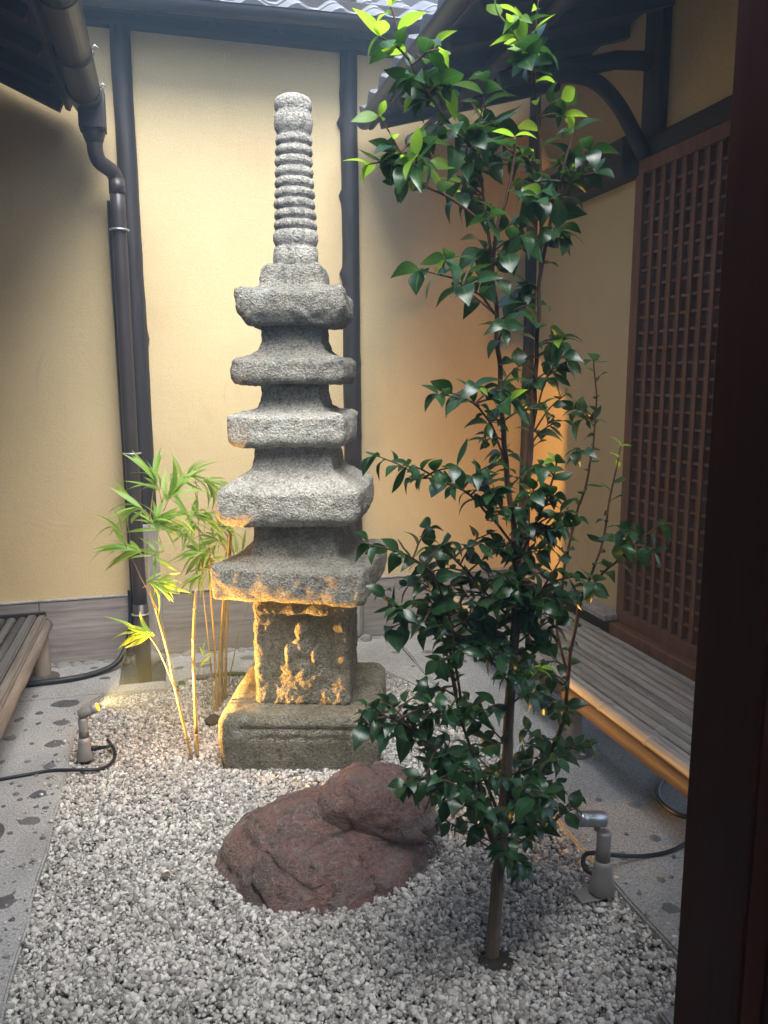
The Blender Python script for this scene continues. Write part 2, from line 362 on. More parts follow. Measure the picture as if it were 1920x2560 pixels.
for x, y, w, h in [(500, 877, 80, 16), (705, 930, 50, 20), (635, 1018, 65, 22), (300, 880, 40, 12), (410, 960, 30, 10)]:
    q = atz(860+x*.4219, 1260+y*.4219); pebble(860+x*.4219, 1260+y*.4219, w*.4219, h*.4219, pav_b3 if q.x < GX1 else pav_r, .012 if q.x < GX1 else .020)
for x, y, w, h in [(1200, 620, 120, 35), (1185, 690, 70, 20), (1465, 580, 90, 25), (1060, 640, 60, 18)]: pebble(x*.422, 1400+y*.422, w*.422, h*.422, pav_b3, .012)
for x, y, w, h in [(480, 690, 60, 16), (560, 640, 40, 12), (620, 700, 70, 14)]: pebble(x*.422, 1400+y*.422, w*.422, h*.422, pav_b1, .014)

# ------------------------------------------------------------------ back wall
bw = tag(empty('plaster_wall', (0, D, 0)), 'ochre earth plaster wall with grey skirting boards behind the stone pagoda', 'wall')
def wpart(name, b, mat, bev=.004):      # box given in world coordinates, child of the back wall
    x0, x1, y0, y1, z0, z1 = b; return link(name, box_mesh(name, x0, x1, y0-D, y1-D, z0, z1, bev), mat, bw)
PX = [(-.228, -.10), (1.215, 1.338), (2.60, 2.70)]
for a, b in ((XL-.1, -.20), (-.13, 1.24), (1.31, 2.72)):
    wpart('plaster_panel', (a, b, D, D+.10, .44, 4.24), M['plaster'], 0)
for a, b in ((XL, -.88), (-.878, -.21), (-.12, 1.232), (1.322, 2.62)):
    wpart('skirting_board', (a, b, D-.022, D+.02, .012, .452), M['board'], .006)
    wpart('skirting_cap', (a, b, D-.030, D+.02, .4535, .466), M['bleach'], .003)
def log_part(name, parent, off, p0, p1, ra, rb, mat, bumps=(), n=60, noise=.004, seg=18):
    V, f = grid_tube(p0, p1, ra, rb, n, seg, noise, 6, bumps); V = V-np.array(off)
    return link(name, mesh(name, V, f), mat, parent)
of = (0, D, 0)
log_part('post', bw, of, (-.158, D-.01, .95), (-.168, D-.01, 4.4), .066, .060, M['dark'], [(.08, 5.9, .03), (.35, 0.2, .035), (.62, 5.6, .03), (.55, .6, .025), (.8, 5.2, .02)])
log_part('post_foot', bw, of, (-.150, D-.012, .02), (-.158, D-.012, .955), .067, .0665, M['bleach'], (), 20)
log_part('post', bw, of, (1.281, D-.01, .72), (1.275, D-.01, 4.4), .064, .058, M['dark'], [(.22, .3, .03), (.36, 0.1, .03), (.52, 3.4, .045), (.62, 4.6, .03), (.655, 3.1, .04), (.785, 3.2, .045), (.83, 2.9, .03), (.74, 0., .025)], 80)
log_part('post_foot', bw, of, (1.284, D-.012, .02), (1.281, D-.012, .725), .066, .0645, M['bleach'], (), 20)
log_part('post', bw, of, (2.640, D-.02, .40), (2.655, D-.02, 4.4), .058, .055, M['dark'], [(.3, 3.5, .03), (.6, 4.2, .03)])
wpart('wall_beam', (XL, 2.8, D-.07, D+.08, 4.045, 4.34), M['darkx'], .01)
# footing stones under the skirting
def rock_mesh(seed, sub=3, amp=.28, sc=1.2):
    bm = bmesh.new(); bmesh.ops.create_icosphere(bm, subdivisions=sub, radius=1)
    V = np.array([v.co for v in bm.verts]); d = 1+amp*fbm(V+seed*5.1, sc, 3)
    for v, k in zip(bm.verts, d): v.co *= k
    me = bpy.data.meshes.new('rock'); bm.to_mesh(me); bm.free(); me.polygons.foreach_set('use_smooth', [True]*len(me.polygons)); return me
frock = [rock_mesh(i+20, 2) for i in range(5)]
for m_ in frock: m_.materials.append(M['footstone'])
x = -.95
while x < 2.5:
    w = random.uniform(.05, .13)
    if not (PITX0-.02 < x+w/2 < PITX1+.02 and False):
        o = link('footing_stone', random.choice(frock), None, bw); o.location = (x+w/2, -.055+random.uniform(-.02, .01), .004); o.scale = (w*.55, random.uniform(.035, .06), random.uniform(.016, .040)); o.rotation_euler = (0, 0, random.uniform(-.4, .4))
    x += w*1.02
for px, py, s in ((915, 1602, .045), (380, 1660, .06), (345, 1655, .05)):
    q = at(px, py, D-.10); o = link('footing_stone', random.choice(frock), None, bw); o.location = (q.x, -.10, max(q.z, .02)); o.scale = (s, s*.8, s)

# ------------------------------------------------------------------ right wall
rw = tag(empty('plaster_wall', (XR, 4.0, 0)), 'shaded plaster wall with dark beams beside the brown lattice door', 'wall')
def rpart(name, b, mat, bev=.004):
    x0, x1, y0, y1, z0, z1 = b; return link(name, box_mesh(name, x0-XR, x1-XR, y0-4, y1-4, z0, z1, bev), mat, rw)
rpart('plaster_panel', (XR, XR+.1, 4.13, D-.03, .40, 4.5), M['plaster'], 0)
rpart('plaster_panel', (XR+.002, XR+.1, -1.5, 4.13, 3.22, 4.5), M['plaster'], 0)
rpart('wall_beam', (XR-.13, XR+.06, 4.16, 5.42, 3.03, 3.24), M['darky'], .01)
rpart('wall_beam', (XR-.035, XR+.05, -1.5, 4.16, 3.10, 3.215), M['darky'], .008)
rpart('sill_board', (XR-.13, XR+.02, 4.14, D-.05, .445, .485), M['bleach'], .006)
rpart('sill_rail', (XR-.10, XR+.01, 4.14, D-.06, .34, .443), M['darky'], .006)
rpart('wall_post', (XR-.045, XR+.07, 3.955, 4.135, 3.217, 4.5), M['dark'], .01)
rpart('door_jamb', (XR-.045, XR+.06, 4.112, 4.160, .36, 3.03), M['door'], .006)
rpart('door_sill', (XR-.12, XR+.06, -1.5, 4.11, .38, .452), M['door'], .006)
# bracket arm and its curved brace carrying the eave
v_, f_ = tube_data([at(1620, 152, 4.05), at(1540, 150, 4.05), at(1440, 172, 4.05), at(1330, 182, 4.05), at(1250, 200, 4.05)], [.048, .046, .044, .042, .04], 10)
link('bracket_arm', mesh('bracket_arm', np.array([tuple(p) for p in v_])-np.array((XR, 4, 0)), f_), M['darkx'], rw)
pth = smooth_path([at(1612, 392, 4.06), at(1578, 320, 4.06), at(1540, 255, 4.06), at(1490, 205, 4.06), at(1430, 188, 4.06), at(1360, 190, 4.06)], 5)
v_, f_ = tube_data(pth, [.040]*len(pth), 10)
link('curved_brace', mesh('curved_brace', np.array([tuple(p) for p in v_])-np.array((XR, 4, 0)), f_), M['dark'], rw)

# lattice door, each bar a part
ld = tag(empty('lattice_door', (XR-.03, 3.2, .455)), 'tall brown wooden lattice door of small square cells behind the bamboo bench', 'door')
def dpart(name, b, mat, bev=.003):
    x0, x1, y0, y1, z0, z1 = b; return link(name, box_mesh(name, x0, x1, y0-3.2, y1-3.2, z0-.455, z1-.455, bev), mat, ld)
DY0, DY1, DZ0, DZ1 = 2.30, 4.108, .457, 3.095
dpart('back_panel', (.004, .030, DY0+.02, DY1-.02, DZ0+.02, DZ1-.02), M['doorpanel'], 0)
dpart('stile', (-.030, .012, DY1-.052, DY1, DZ0, DZ1), M['door']); dpart('stile', (-.030, .012, DY0, DY0+.052, DZ0, DZ1), M['door'])
dpart('bottom_rail', (-.030, .012, DY0+.0525, DY1-.0525, DZ0, DZ0+.075), M['door']); dpart('top_rail', (-.030, .012, DY0+.0525, DY1-.0525, DZ1-.075, DZ1), M['door'])
ns = 19; ya, yb = DY0+.0525, DY1-.0525; step = (yb-ya)/ns
vm = box_mesh('slat', -.016, .016, -.0165, .0165, 0, DZ1-DZ0-.15-.002, .003); vm.materials.append(M['door'])
for i in range(1, ns): o = link('slat', vm, None, ld); o.location = (-.010, ya+i*step-3.2, .076)
z0_ = .075; rows = 29; zs = (DZ1-DZ0-.15)/rows
hm = box_mesh('crossbar', -.012, .012, 0, yb-ya, -.0085, .0085, .0025); hm.materials.append(M['door'])
for j in range(1, rows): o = link('crossbar', hm, None, ld); o.location = (-.004, ya-3.2, z0_+j*zs)

# ------------------------------------------------------------------ walls out of view that close the courtyard
wlft = box('wall_left', (XL-.1, XL, -2.5, D+.1, 0, 4.3), M['plaster'], None, 0); tag(wlft, kind='structure')
wfr = box('wall_front', (XL, 5, -2.6, -2.5, 0, 4.0), M['doorback'], None, 0); tag(wfr, kind='structure')
fl = box('floor_inside', (-2.5, 5, -2.5, .75, .30, .42), M['doorback'], None, 0); tag(fl, kind='structure')

# ------------------------------------------------------------------ roofs
def tile_mesh(name, w, ln, thick=.022, amp=.028):
    """one S-shaped clay pan tile: runs along +Y up the slope, wave across X, turned-down front edge"""
    n = 11; xs_ = np.linspace(0, w*1.06, n); zz = amp*np.cos(xs_/w*2*math.pi)*np.where(xs_/w > .55, 1.1, .8)
    v = []
    for y in (0, .006, ln):
        for x_, z_ in zip(xs_, zz): v.append((x_, y, z_+thick+(.0 if y else -.004)))
    for y in (0, ln):
        for x_, z_ in zip(xs_, zz): v.append((x_, y, z_-(.034 if y == 0 else 0)))
    f = []
    for r_ in (0, 1):
        for i in range(n-1): a = r_*n+i; f.append((a, a+1, a+n+1, a+n))
    for i in range(n-1): f.append((3*n+i, i, 0, 0) if False else (3*n+i, 3*n+i+1, i+1, i))
    for i in range(n-1): f.append((3*n+i+1, 3*n+i, 4*n+i, 4*n+i+1))
    f += [(0, n, 2*n, 4*n, 3*n), (n-1, 4*n-1, 5*n-1, 3*n-1, 2*n-1)]
    me = mesh(name, v, f, False); me.materials.append(M['tile']); return me
tl = tile_mesh('roof_tile', .27, .27)
def roof(label, origin, rz, pitch, length, run, rows, n, deck_t=.05, rafter=.42, rise_side=1):
    """local x along the eave, local y up the slope; origin = eave line start"""
    o = tag(empty('tiled_roof', origin, rz), label, 'roof')
    T = Matrix.Rotation(pitch, 4, 'X')
    def place(ob): ob.matrix_local = T; return ob
    d = place(link('roof_deck', box_mesh('roof_deck', 0, length, 0.0, run, -.045, -.012, 0), M['darkx'], o))
    place(link('eave_board', box_mesh('eave_board', 0, length, -.02, .012, -.085, -.006, .004), M['darkx'], o))
    rm = box_mesh('rafter', -.028, .028, .03, run, -.115, -.047, .004); rm.materials.append(M['darky'])
    k = .12
    while k < length: r_ = link('rafter', rm, None, o); r_.matrix_local = T @ Matrix.Translation((k, 0, 0)); k += rafter
    for j in range(rows):
        for i in range(n):
            t = link('roof_tile', tl, None, o)
            t.matrix_local = T @ Matrix.Translation((i*.27+random.uniform(-.004, .004), -.05+j*.225, .024+random.uniform(-.003, .003))) @ Matrix.Rotation(R(-3.5), 4, 'X') @ Matrix.Rotation(random.uniform(-.012, .012), 4, 'Z')
    return o
# back roof: eave along X above the back wall
br = roof('grey tiled roof over the back wall behind its long gutter', (-1.0, 5.28, 4.13), 0, R(31), 4.6, 2.6, 4, 17)
# right roof: eave along -Y (x local = -Y world), slope rises to +X
rr = roof('low grey tiled eave on curved brackets over the lattice door', (1.36, 5.34, 3.60), R(-90), R(15), 6.6, 2.6, 4, 24)
# left roof: eave along +Y, slope rises to -X
lr = roof('dark eave above the bamboo bench by the drainpipe', (-.46, -1.4, 3.60), R(90), R(24), 6.85, 2.0, 3, 25)
fr = roof('unseen front eave over the room, set to shade the near courtyard', (4.3, .85, 3.15), R(180), R(20), 6.2, 3.4, 3, 22)  # out of view; edge placed to darken the lower tree and near gravel
def purlin(roof_o, name, p0, p1, r, mat):
    V, f = grid_tube(p0, p1, r, r*.95, 50, 14, .004); Mi = np.array((Matrix.Translation(roof_o.location) @ Matrix.Rotation(roof_o.rotation_euler.z, 4, 'Z')).inverted())
    V = V@Mi[:3, :3].T+Mi[:3, 3]; link(name, mesh(name, V, f), mat, roof_o)
purlin(rr, 'purlin', (1.80, -1.2, 3.575), (1.80, D-.02, 3.575), .045, M['darky'])
purlin(lr, 'purlin', (-.98, -1.2, 3.665), (-.98, D-.02, 3.665), .07, M['darky'])

# rain gutters
def half_gutter(name, p0, p1, r, mat, parent=None, th=.006, seg=14):
    p0 = Vector(p0); p1 = Vector(p1); t = (p1-p0).normalized(); s = t.cross(Vector((0, 0, 1))).normalized()
    v = []; f = []
    for p in (p0, p1):
        for rr_ in (r, r-th):
            for k in range(seg+1):
                a = math.pi*k/seg; v.append(p+s*math.cos(a)*rr_-Vector((0, 0, 1))*math.sin(a)*rr_)
    n = seg+1
    for k in range(seg):
        f += [(k, k+1, 2*n+k+1, 2*n+k), (n+k+1, n+k, 3*n+k, 3*n+k+1), (k+1, k, n+k, n+k+1), (2*n+k, 2*n+k+1, 3*n+k+1, 3*n+k)]
    for k in (0, seg): f.append((k, n+k, 3*n+k, 2*n+k))
    return link(name, mesh(name, v, f, True), mat, parent)
tag(half_gutter('rain_gutter', (1.335, -1.2, 3.575), (1.335, 5.36, 3.575), .055, M['pipedark']), 'dark gutter hung below the wavy tile edge of the right eave', 'gutter')
bgx = tag(half_gutter('rain_gutter', (-.50, 5.19, 4.075), (3.4, 5.19, 4.16), .062, M['pipedark']), 'long horizontal gutter below the grey tiles above the back wall', 'gutter')
lg = tag(empty('rain_gutter', (-.365, 5.25, 3.50)), 'big brown gutter of the left eave emptying into a downpipe by the post', 'gutter')
def gp(o): o.parent = lg; o.matrix_parent_inverse = Matrix.Translation(-Vector(lg.location)); return o
gp(half_gutter('trough', (-.365, -1.3, 3.60), (-.365, 5.32, 3.545), .088, M['pipe']))
for y in (5.08, 4.55, 3.9, 3.2, 2.5):
    z = 3.60-.055*(y+1.3)/6.62
    pts = [Vector((-.365+.094*math.cos(a), y, z-.094*math.sin(a))) for a in np.linspace(0, math.pi, 15)]
    gp(tube('gutter_strap', pts, .005, M['pipe'], None, 6)); gp(tube('strap_hook', [Vector((-.275, y, z-.004)), Vector((-.262, y-.004, z+.022)), Vector((-.246, y-.004, z+.008))], .0045, M['clip'], None, 6))
gp(link('outlet_box', box_mesh('outlet_box', -.415, -.265, 5.20, 5.36, 3.36, 3.60, .012, 2), M['pipe']))
gp(tube('outlet_funnel', [(-.340, 5.28, 3.40), (-.338, 5.28, 3.34), (-.336, 5.28, 3.30)], [.072, .062, .048], M['pipe'], None, 18))
PXX, PYY = -.228, 5.40
gp(tube('elbow', [(-.336, 5.28, 3.31), (-.335, 5.285, 3.255), (-.318, 5.30, 3.205), (-.28, 5.345, 3.185), (-.246, 5.385, 3.165), (PXX, PYY, 3.115), (PXX, PYY, 3.06)], .046, M['pipe'], None, 16, 4))
gp(tube('elbow_collar', [(PXX, PYY, 3.13), (PXX, PYY, 3.045)], .0495, M['pipe'], None, 18))
gp(tube('downpipe', [(PXX, PYY, 3.10), (PXX-.002, PYY, 1.6), (PXX+.001, PYY, .40)], .045, M['pipe'], None, 20, 6))
gp(tube('downpipe_foot', [(PXX+.001, PYY, .43), (PXX+.003, PYY-.01, -.30)], .0505, M['pipe'], None, 20))
for z in (2.83, 1.44, .36):
    gp(tube('pipe_clip', [Vector((PXX+.054*math.cos(a), PYY+.054*math.sin(a), z)) for a in np.linspace(-math.pi*.98, math.pi*.1, 16)], .0075, M['clip'], None, 8))
# conduit beside the downpipe
cd = tube('conduit', [(-.268, D-.050, .02), (-.274, D-.050, 1.5), (-.279, D-.050, 3.02)], .020, M['rubber'], None, 10); tag(cd, 'thin black conduit running up the wall behind the brown downpipe', 'conduit')

# ================================================================== PAGODA
TH = R(-17.5); PC = Vector((.6707, 3.9997, 0))
pg = tag(empty('stone_pagoda', PC, TH), 'tall weathered stone pagoda with five roofs and a ringed spire', 'pagoda')
def loft(name, levels, mat, cx=0, cy=0, n=26, vs_=.016, amp=.007, nsc=9, seed=0, disp=None, wob=.02, par=pg):
    """rounded-square stone: levels = (z, half, corner radius, corner lift), from bottom to top"""
    L = [levels[0]]
    for a, b in zip(levels, levels[1:]):
        d = math.hypot(b[0]-a[0], b[1]-a[1]); k = max(1, int(d/vs_))
        for i in range(1, k+1): L.append(tuple(a[q]+(b[q]-a[q])*i/k for q in range(4)))
    t = np.linspace(-1, 1, n+1)[:-1]
    side = np.sign(t)*np.abs(t)**.9
    P = np.concatenate([np.stack([side, -np.ones(n)], 1), np.stack([np.ones(n), side], 1), np.stack([-side, np.ones(n)], 1), np.stack([-np.ones(n), -side], 1)])
    m_ = len(P); V = []
    for z, h, r_, lift in L:
        q = P*h; c = np.clip(q, -(h-r_), h-r_); d = q-c; ln = np.linalg.norm(d, axis=1); ln[ln < 1e-9] = 1
        k = np.where((np.abs(d[:, 0]) > 1e-9) & (np.abs(d[:, 1]) > 1e-9), r_/ln, 1.); q = c+d*np.minimum(k, 1)[:, None]
        cor = (np.abs(P[:, 0])*np.abs(P[:, 1]))**3
        V.append(np.column_stack([q[:, 0]+cx, q[:, 1]+cy, z+lift*cor]))
    faces = []; nl = len(V)
    for i in range(nl-1):
        for k in range(m_):
            k2 = (k+1) % m_; faces.append((i*m_+k, i*m_+k2, (i+1)*m_+k2, (i+1)*m_+k))
    def cap(base, ringpts, flip):
        prev = base
        for s in (.85, .68, .5, .3, .12):
            rp = ringpts.copy(); c = rp.mean(0); rp = c+(rp-c)*s; rp[:, 2] = c[2]+(ringpts[:, 2]-c[2])*s*s
            st_ = sum(len(a) for a in V); V.append(rp)
            for k in range(m_):
                k2 = (k+1) % m_; q = (prev+k, prev+k2, st_+k2, st_+k); faces.append(q[::-1] if flip else q)
            prev = st_
        faces.append(tuple(prev+k for k in (range(m_-1, -1, -1) if flip else range(m_))))
    cap((nl-1)*m_, V[nl-1], False); cap(0, V[0], True)
    V = np.concatenate(V); me = mesh(name, V, faces)
    Nn = np.empty(len(V)*3); me.vertices.foreach_get('normal', Nn) if False else None
    Nn = np.array([v.normal for v in me.vertices])
    d = fbm(V+seed*3.3, nsc, 4)*amp+fbm(V+seed*7.7, 3, 2)*wob*.5+fbm(V+seed, 45, 2)*amp*.30
    V2 = V+Nn*d[:, None]
    if disp is not None: V2 = V2+disp(V)
    me.vertices.foreach_set('co', V2.ravel()); me.update(); return link(name, me, mat, par)
def base_disp(V):
    o = np.zeros_like(V); fr_ = (V[:, 1] < -.37)
    x_, z = V[:, 0], V[:, 2]
    g1 = np.exp(-((z-.222)/.008)**2)*(np.abs(x_) < .30)            # incised line
    zig = .168+.016*np.abs(((x_*7.5) % 1)*2-1); g2 = np.exp(-((z-zig)/.008)**2)*(np.abs(x_) < .20)   # row of petals
    lo = .02*np.clip((.15-z)/.15, 0, 1)
    o[:, 1] = np.where(fr_, .014*g1+.010*g2+lo, 0); return o
loft('pedestal', [(-.06, .385, .03, 0), (.0, .39, .03, 0), (.15, .398, .03, 0), (.255, .396, .03, 0), (.287, .375, .04, 0)], M['granite3'], n=60, vs_=.010, amp=.006, seed=1, disp=base_disp)
def body_disp(V):
    o = np.zeros_like(V); fr_ = V[:, 1] < -.19; x_, z = V[:, 0]+.0, V[:, 2]-.55
    niche = 1/(1+np.exp(-(1-((x_/.165)**2+((z+.005)/.205)**4))*7))*np.clip((z+.20)/.16, 0, 1)
    def bl(cx_, cz, rx, rz, h): q = ((x_-cx_)/rx)**2+((z-cz)/rz)**2; return h*np.sqrt(np.clip(1-q, 0, 1))
    er = 1+.5*fbm(V, 12, 3)
    fig = np.maximum.reduce([bl(.0, .118, .040, .055, .050), bl(0, .02, .078, .075, .046), bl(.0, -.10, .135, .10, .046), bl(-.066, -.01, .028, .075, .05), bl(.066, -.01, .028, .075, .05)])*er
    o[:, 1] = np.where(fr_, .036*niche-fig*niche, 0); return o
loft('body', [(.283, .232, .025, 0), (.30, .240, .025, 0), (.55, .243, .03, 0), (.78, .240, .03, 0), (.842, .225, .03, 0)], M['granite3'], n=64, vs_=.008, amp=.012, nsc=18, seed=2, disp=body_disp, wob=.014)
tiers = [  # z level, half width, corner radius, corner lift; centre x; stone
    ([(.840, .33, 0.031, .0), (.846, .345, 0.031, .002), (.862, .360, 0.031, .006), (.915, .366, 0.028, .010), (.992, .362, 0.025, .014), (1.010, .350, 0.025, .014), (1.026, .28, 0.025, .006), (1.048, .216, 0.019, 0), (1.10, .204, 0.015, 0), (1.208, .196, 0.015, 0)], -.028, 'granite2'),
    ([(1.207, .285, 0.031, 0), (1.213, .305, 0.031, .003), (1.245, .330, 0.031, .010), (1.275, .338, 0.025, .014), (1.366, .334, 0.019, .02), (1.378, .325, 0.019, .018), (1.43, .255, 0.019, .004), (1.472, .200, 0.015, 0), (1.50, .190, 0.015, 0), (1.590, .185, 0.015, 0)], -.036, 'granite'),
    ([(1.588, .245, 0.025, 0), (1.592, .262, 0.025, .0), (1.612, .280, 0.025, .004), (1.64, .285, 0.022, .01), (1.722, .282, 0.019, .014), (1.734, .272, 0.019, .012), (1.752, .205, 0.019, .004), (1.780, .165, 0.015, 0), (1.81, .154, 0.015, 0), (1.875, .147, 0.015, 0), (1.888, .138, 0.025, 0)], -.040, 'granite'),
    ([(1.886, .23, 0.025, 0), (1.890, .255, 0.031, 0), (1.912, .270, 0.028, .006), (1.935, .273, 0.028, .008), (1.988, .269, 0.028, .012), (2.006, .252, 0.031, .01), (2.020, .200, 0.019, .003), (2.050, .162, 0.015, 0), (2.09, .150, 0.015, 0), (2.160, .145, 0.015, 0)], -.032, 'granite2'),
    ([(2.160, .20, 0.025, 0), (2.165, .222, 0.031, .004), (2.212, .252, 0.028, .014), (2.235, .257, 0.022, .014), (2.300, .254, 0.019, .024), (2.316, .240, 0.019, .022), (2.335, .178, 0.019, .004), (2.360, .154, 0.015, 0), (2.40, .148, 0.015, 0), (2.435, .141, 0.015, 0), (2.455, .125, 0.019, 0)], -.020, 'granite2')]
for i, (lv, cx, mt) in enumerate(tiers):
    rs = loft('roof_stone', lv, M[mt], cx, 0, n=36, vs_=.010, amp=.013, nsc=15, seed=5+i*3, wob=.026); rs.rotation_euler.z = R((-6.5, -3, -2.5, -1.5, -.5)[i])
    if i < 2: k = (1.045, 1.02)[i]; rs.scale = (k, k, 1); rs.location.x = (.020, .012)[i]
# spire: lathe with grooves
prof = [(2.448, .100), (2.458, .109), (2.50, .111), (2.535, .109), (2.548, .098), (2.556, .104), (2.575, .111), (2.60, .110), (2.618, .101)]
zb = np.linspace(2.622, 3.06, 10)
for i in range(9):
    a, b = zb[i], zb[i+1]; r_ = .103-.0015*i*1.3; h = b-a
    prof += [(a+.02*h, r_-.014), (a+.18*h, r_-.002), (a+.45*h, r_+.001), (a+.75*h, r_-.003), (a+.96*h, r_-.013)]
prof += [(3.066, .078), (3.085, .088), (3.11, .092), (3.145, .091), (3.160, .082), (3.168, .083), (3.18, .089), (3.205, .088), (3.222, .080), (3.234, .060), (3.238, .03)]
sg = 56; V = []
for z, r_ in prof:
    a = np.arange(sg)*2*math.pi/sg; V.append(np.column_stack([np.cos(a)*r_-.022, np.sin(a)*r_, np.full(sg, z)]))
V = np.concatenate(V); n_ = len(prof)
F = [(i*sg+k, i*sg+(k+1) % sg, (i+1)*sg+(k+1) % sg, (i+1)*sg+k) for i in range(n_-1) for k in range(sg)]+[tuple((n_-1)*sg+k for k in range(sg)), tuple(range(sg-1, -1, -1))]
rad = V.copy(); rad[:, 0] += .022; rad[:, 2] = 0; rad /= np.linalg.norm(rad, axis=1)[:, None]
V += rad*(fbm(V, 26, 3)*.005+fbm(V, 7, 2)*.006)[:, None]
link('spire', mesh('spire', V, F), M['granite'], pg)

# ================================================================== ROCK
def chiselled(E, c0, cuts, seed, sub, pc=(94.5, 99.3), soft=.06):
    """a broken stone: union of ellipsoids seen from c0, struck flat by many planes, then weathered"""
    bm = bmesh.new(); bmesh.ops.create_icosphere(bm, subdivisions=sub, radius=1)
    Dn = np.array([v.co for v in bm.verts]); F = [tuple(v.index for v in f.verts) for f in bm.faces]; bm.free(); c0 = np.array(c0)
    def sd(p):
        b = None
        for c, r_ in E:
            d = (np.linalg.norm((p-np.array(c))/np.array(r_), axis=1)-1)*min(r_)
            if b is None: b = d
            else: k = .04; h = np.clip(.5+.5*(d-b)/k, 0, 1); b = d*(1-h)+b*h-k*h*(1-h)
        return b
    lo = np.zeros(len(Dn)); hi = np.full(len(Dn), 1.)
    for _ in range(16): mid = (lo+hi)/2; ins = sd(c0+Dn*mid[:, None]) < 0; lo = np.where(ins, mid, lo); hi = np.where(ins, hi, mid)
    Q = Dn*lo[:, None]; rg = np.random.default_rng(seed)
    for _ in range(cuts):
        nn = rg.normal(size=3); nn[2] = abs(nn[2])*.7; nn /= np.linalg.norm(nn); pr = Q@nn; h = np.percentile(pr, rg.uniform(*pc))
        Q = Q*np.where(pr > h, (h+(pr-h)*soft)/np.maximum(pr, 1e-6), 1.)[:, None]
    P = c0+Q
    st_ = fbm(P*np.array([1.2, 1.2, 2.6]), 3.2, 2); steps = np.floor(st_*7+.15*fbm(P, 20, 2))/7
    dsp = steps*.030+fbm(P, 7, 4, .55)*.016+fbm(P, 34, 3, .6)*.005
    nz = fbm(P*np.array([1., 1., .6])+3, 2.2, 3); dsp = dsp-.022*np.exp(-(nz/.022)**2)
    return P+Dn*dsp[:, None], F
V1, F1 = chiselled([((.50, 2.92, .0), (.47, .28, .27)), ((.58, 2.79, .0), (.31, .24, .17)), ((.27, 3.00, .0), (.25, .20, .22)), ((.87, 2.87, .0), (.18, .17, .17))], (.55, 2.90, .06), 60, 12, 6)
V2, F2 = chiselled([((.67, 2.86, .275), (.185, .15, .15)), ((.77, 2.84, .20), (.16, .14, .14))], (.71, 2.86, .22), 26, 8, 5, (96, 99.5), .10)
o_ = np.array((.55, 2.88, 0)); VV = np.concatenate([V1, V2])-o_; VV[:, 0] = VV[:, 0]*1.2+.015; VV[:, 1] *= 1.04; VV[:, 2] *= .93; FF = F1+[tuple(k+len(V1) for k in f) for f in F2]
me = mesh('boulder', VV, FF)
tag(link('boulder', me, M['red'], None, (.55, 2.88, 0)), 'rugged reddish brown boulder lying on the gravel before the pagoda', 'rock')

# ================================================================== GRAVEL STONES
t_ = (1+5**.5)/2
ico = np.array([(-1, t_, 0), (1, t_, 0), (-1, -t_, 0), (1, -t_, 0), (0, -1, t_), (0, 1, t_), (0, -1, -t_), (0, 1, -t_), (t_, 0, -1), (t_, 0, 1), (-t_, 0, -1), (-t_, 0, 1)])/1.902
icf = np.array([(0, 11, 5), (0, 5, 1), (0, 1, 7), (0, 7, 10), (0, 10, 11), (1, 5, 9), (5, 11, 4), (11, 10, 2), (10, 7, 6), (7, 1, 8), (3, 9, 4), (3, 4, 2), (3, 2, 6), (3, 6, 8), (3, 8, 9), (4, 9, 5), (2, 4, 11), (6, 2, 10), (8, 6, 7), (9, 8, 1)])
N = 108000
gx = rng.uniform(GX0-.01, GX1+.012, N); gy = GY0+.2+(5.02-GY0-.2)*rng.uniform(0, 1, N)
be = np.array([back_edge(x) if x < 1.25 else 5. for x in gx])
be = np.where(gx > 1.3, np.interp(gx, [1.3, 1.42, 1.5, 1.55], [4.82, 4.56, 4.31, 4.06]), be); be = np.where(gx < -.06, 4.885, be); be = np.where(gx < -.44, np.interp(gx, [-.56, -.44], [4.74, 4.9]), be)
keep = gy < be+.008
ct, s_t = math.cos(TH), math.sin(TH); lx = (gx-PC.x)*ct+(gy-PC.y)*s_t; ly = -(gx-PC.x)*s_t+(gy-PC.y)*ct
keep &= ~((np.abs(lx) < .36) & (np.abs(ly) < .36)); keep &= ~((((gx-.55)/.38)**2+((gy-2.9)/.22)**2) < 1)
keep &= ~(((gx-.971)**2+(gy-2.20)**2) < .045**2)
gx, gy = gx[keep], gy[keep]; nb = len(gx)
ex = np.concatenate([GX0-np.abs(rng.normal(0, .06, 150))-.01, GX1+np.abs(rng.normal(0, .05, 110))+.015]); ey_ = rng.uniform(1.7, 4.7, 260)   # strays on the paving
gx = np.concatenate([gx, ex]); gy = np.concatenate([gy, ey_]); n = len(gx)
s = rng.lognormal(math.log(.0077), .36, n); s = np.clip(s, .0035, .018)
sc = np.stack([s*rng.uniform(.95, 1.45, n), s*rng.uniform(.7, 1., n), s*rng.uniform(.5, .85, n)], 1)
V = ico[None]*rng.uniform(.72, 1.25, (n, 12, 1))*sc[:, None]
q = rng.normal(size=(n, 4)); q[:, 1:3] *= .45; q /= np.linalg.norm(q, axis=1)[:, None]; w_, x_, y_, z_ = q.T
RM = np.stack([np.stack([1-2*(y_*y_+z_*z_), 2*(x_*y_-z_*w_), 2*(x_*z_+y_*w_)], 1), np.stack([2*(x_*y_+z_*w_), 1-2*(x_*x_+z_*z_), 2*(y_*z_-x_*w_)], 1), np.stack([2*(x_*z_-y_*w_), 2*(y_*z_+x_*w_), 1-2*(x_*x_+y_*y_)], 1)], 1)
V = np.einsum('nij,nkj->nki', RM, V)
gz = gravel_h(gx, gy)+rng.uniform(-.008, .010, n); gz[nb:] = .022; V[nb:] *= .7
V += np.stack([gx, gy, gz], 1)[:, None]
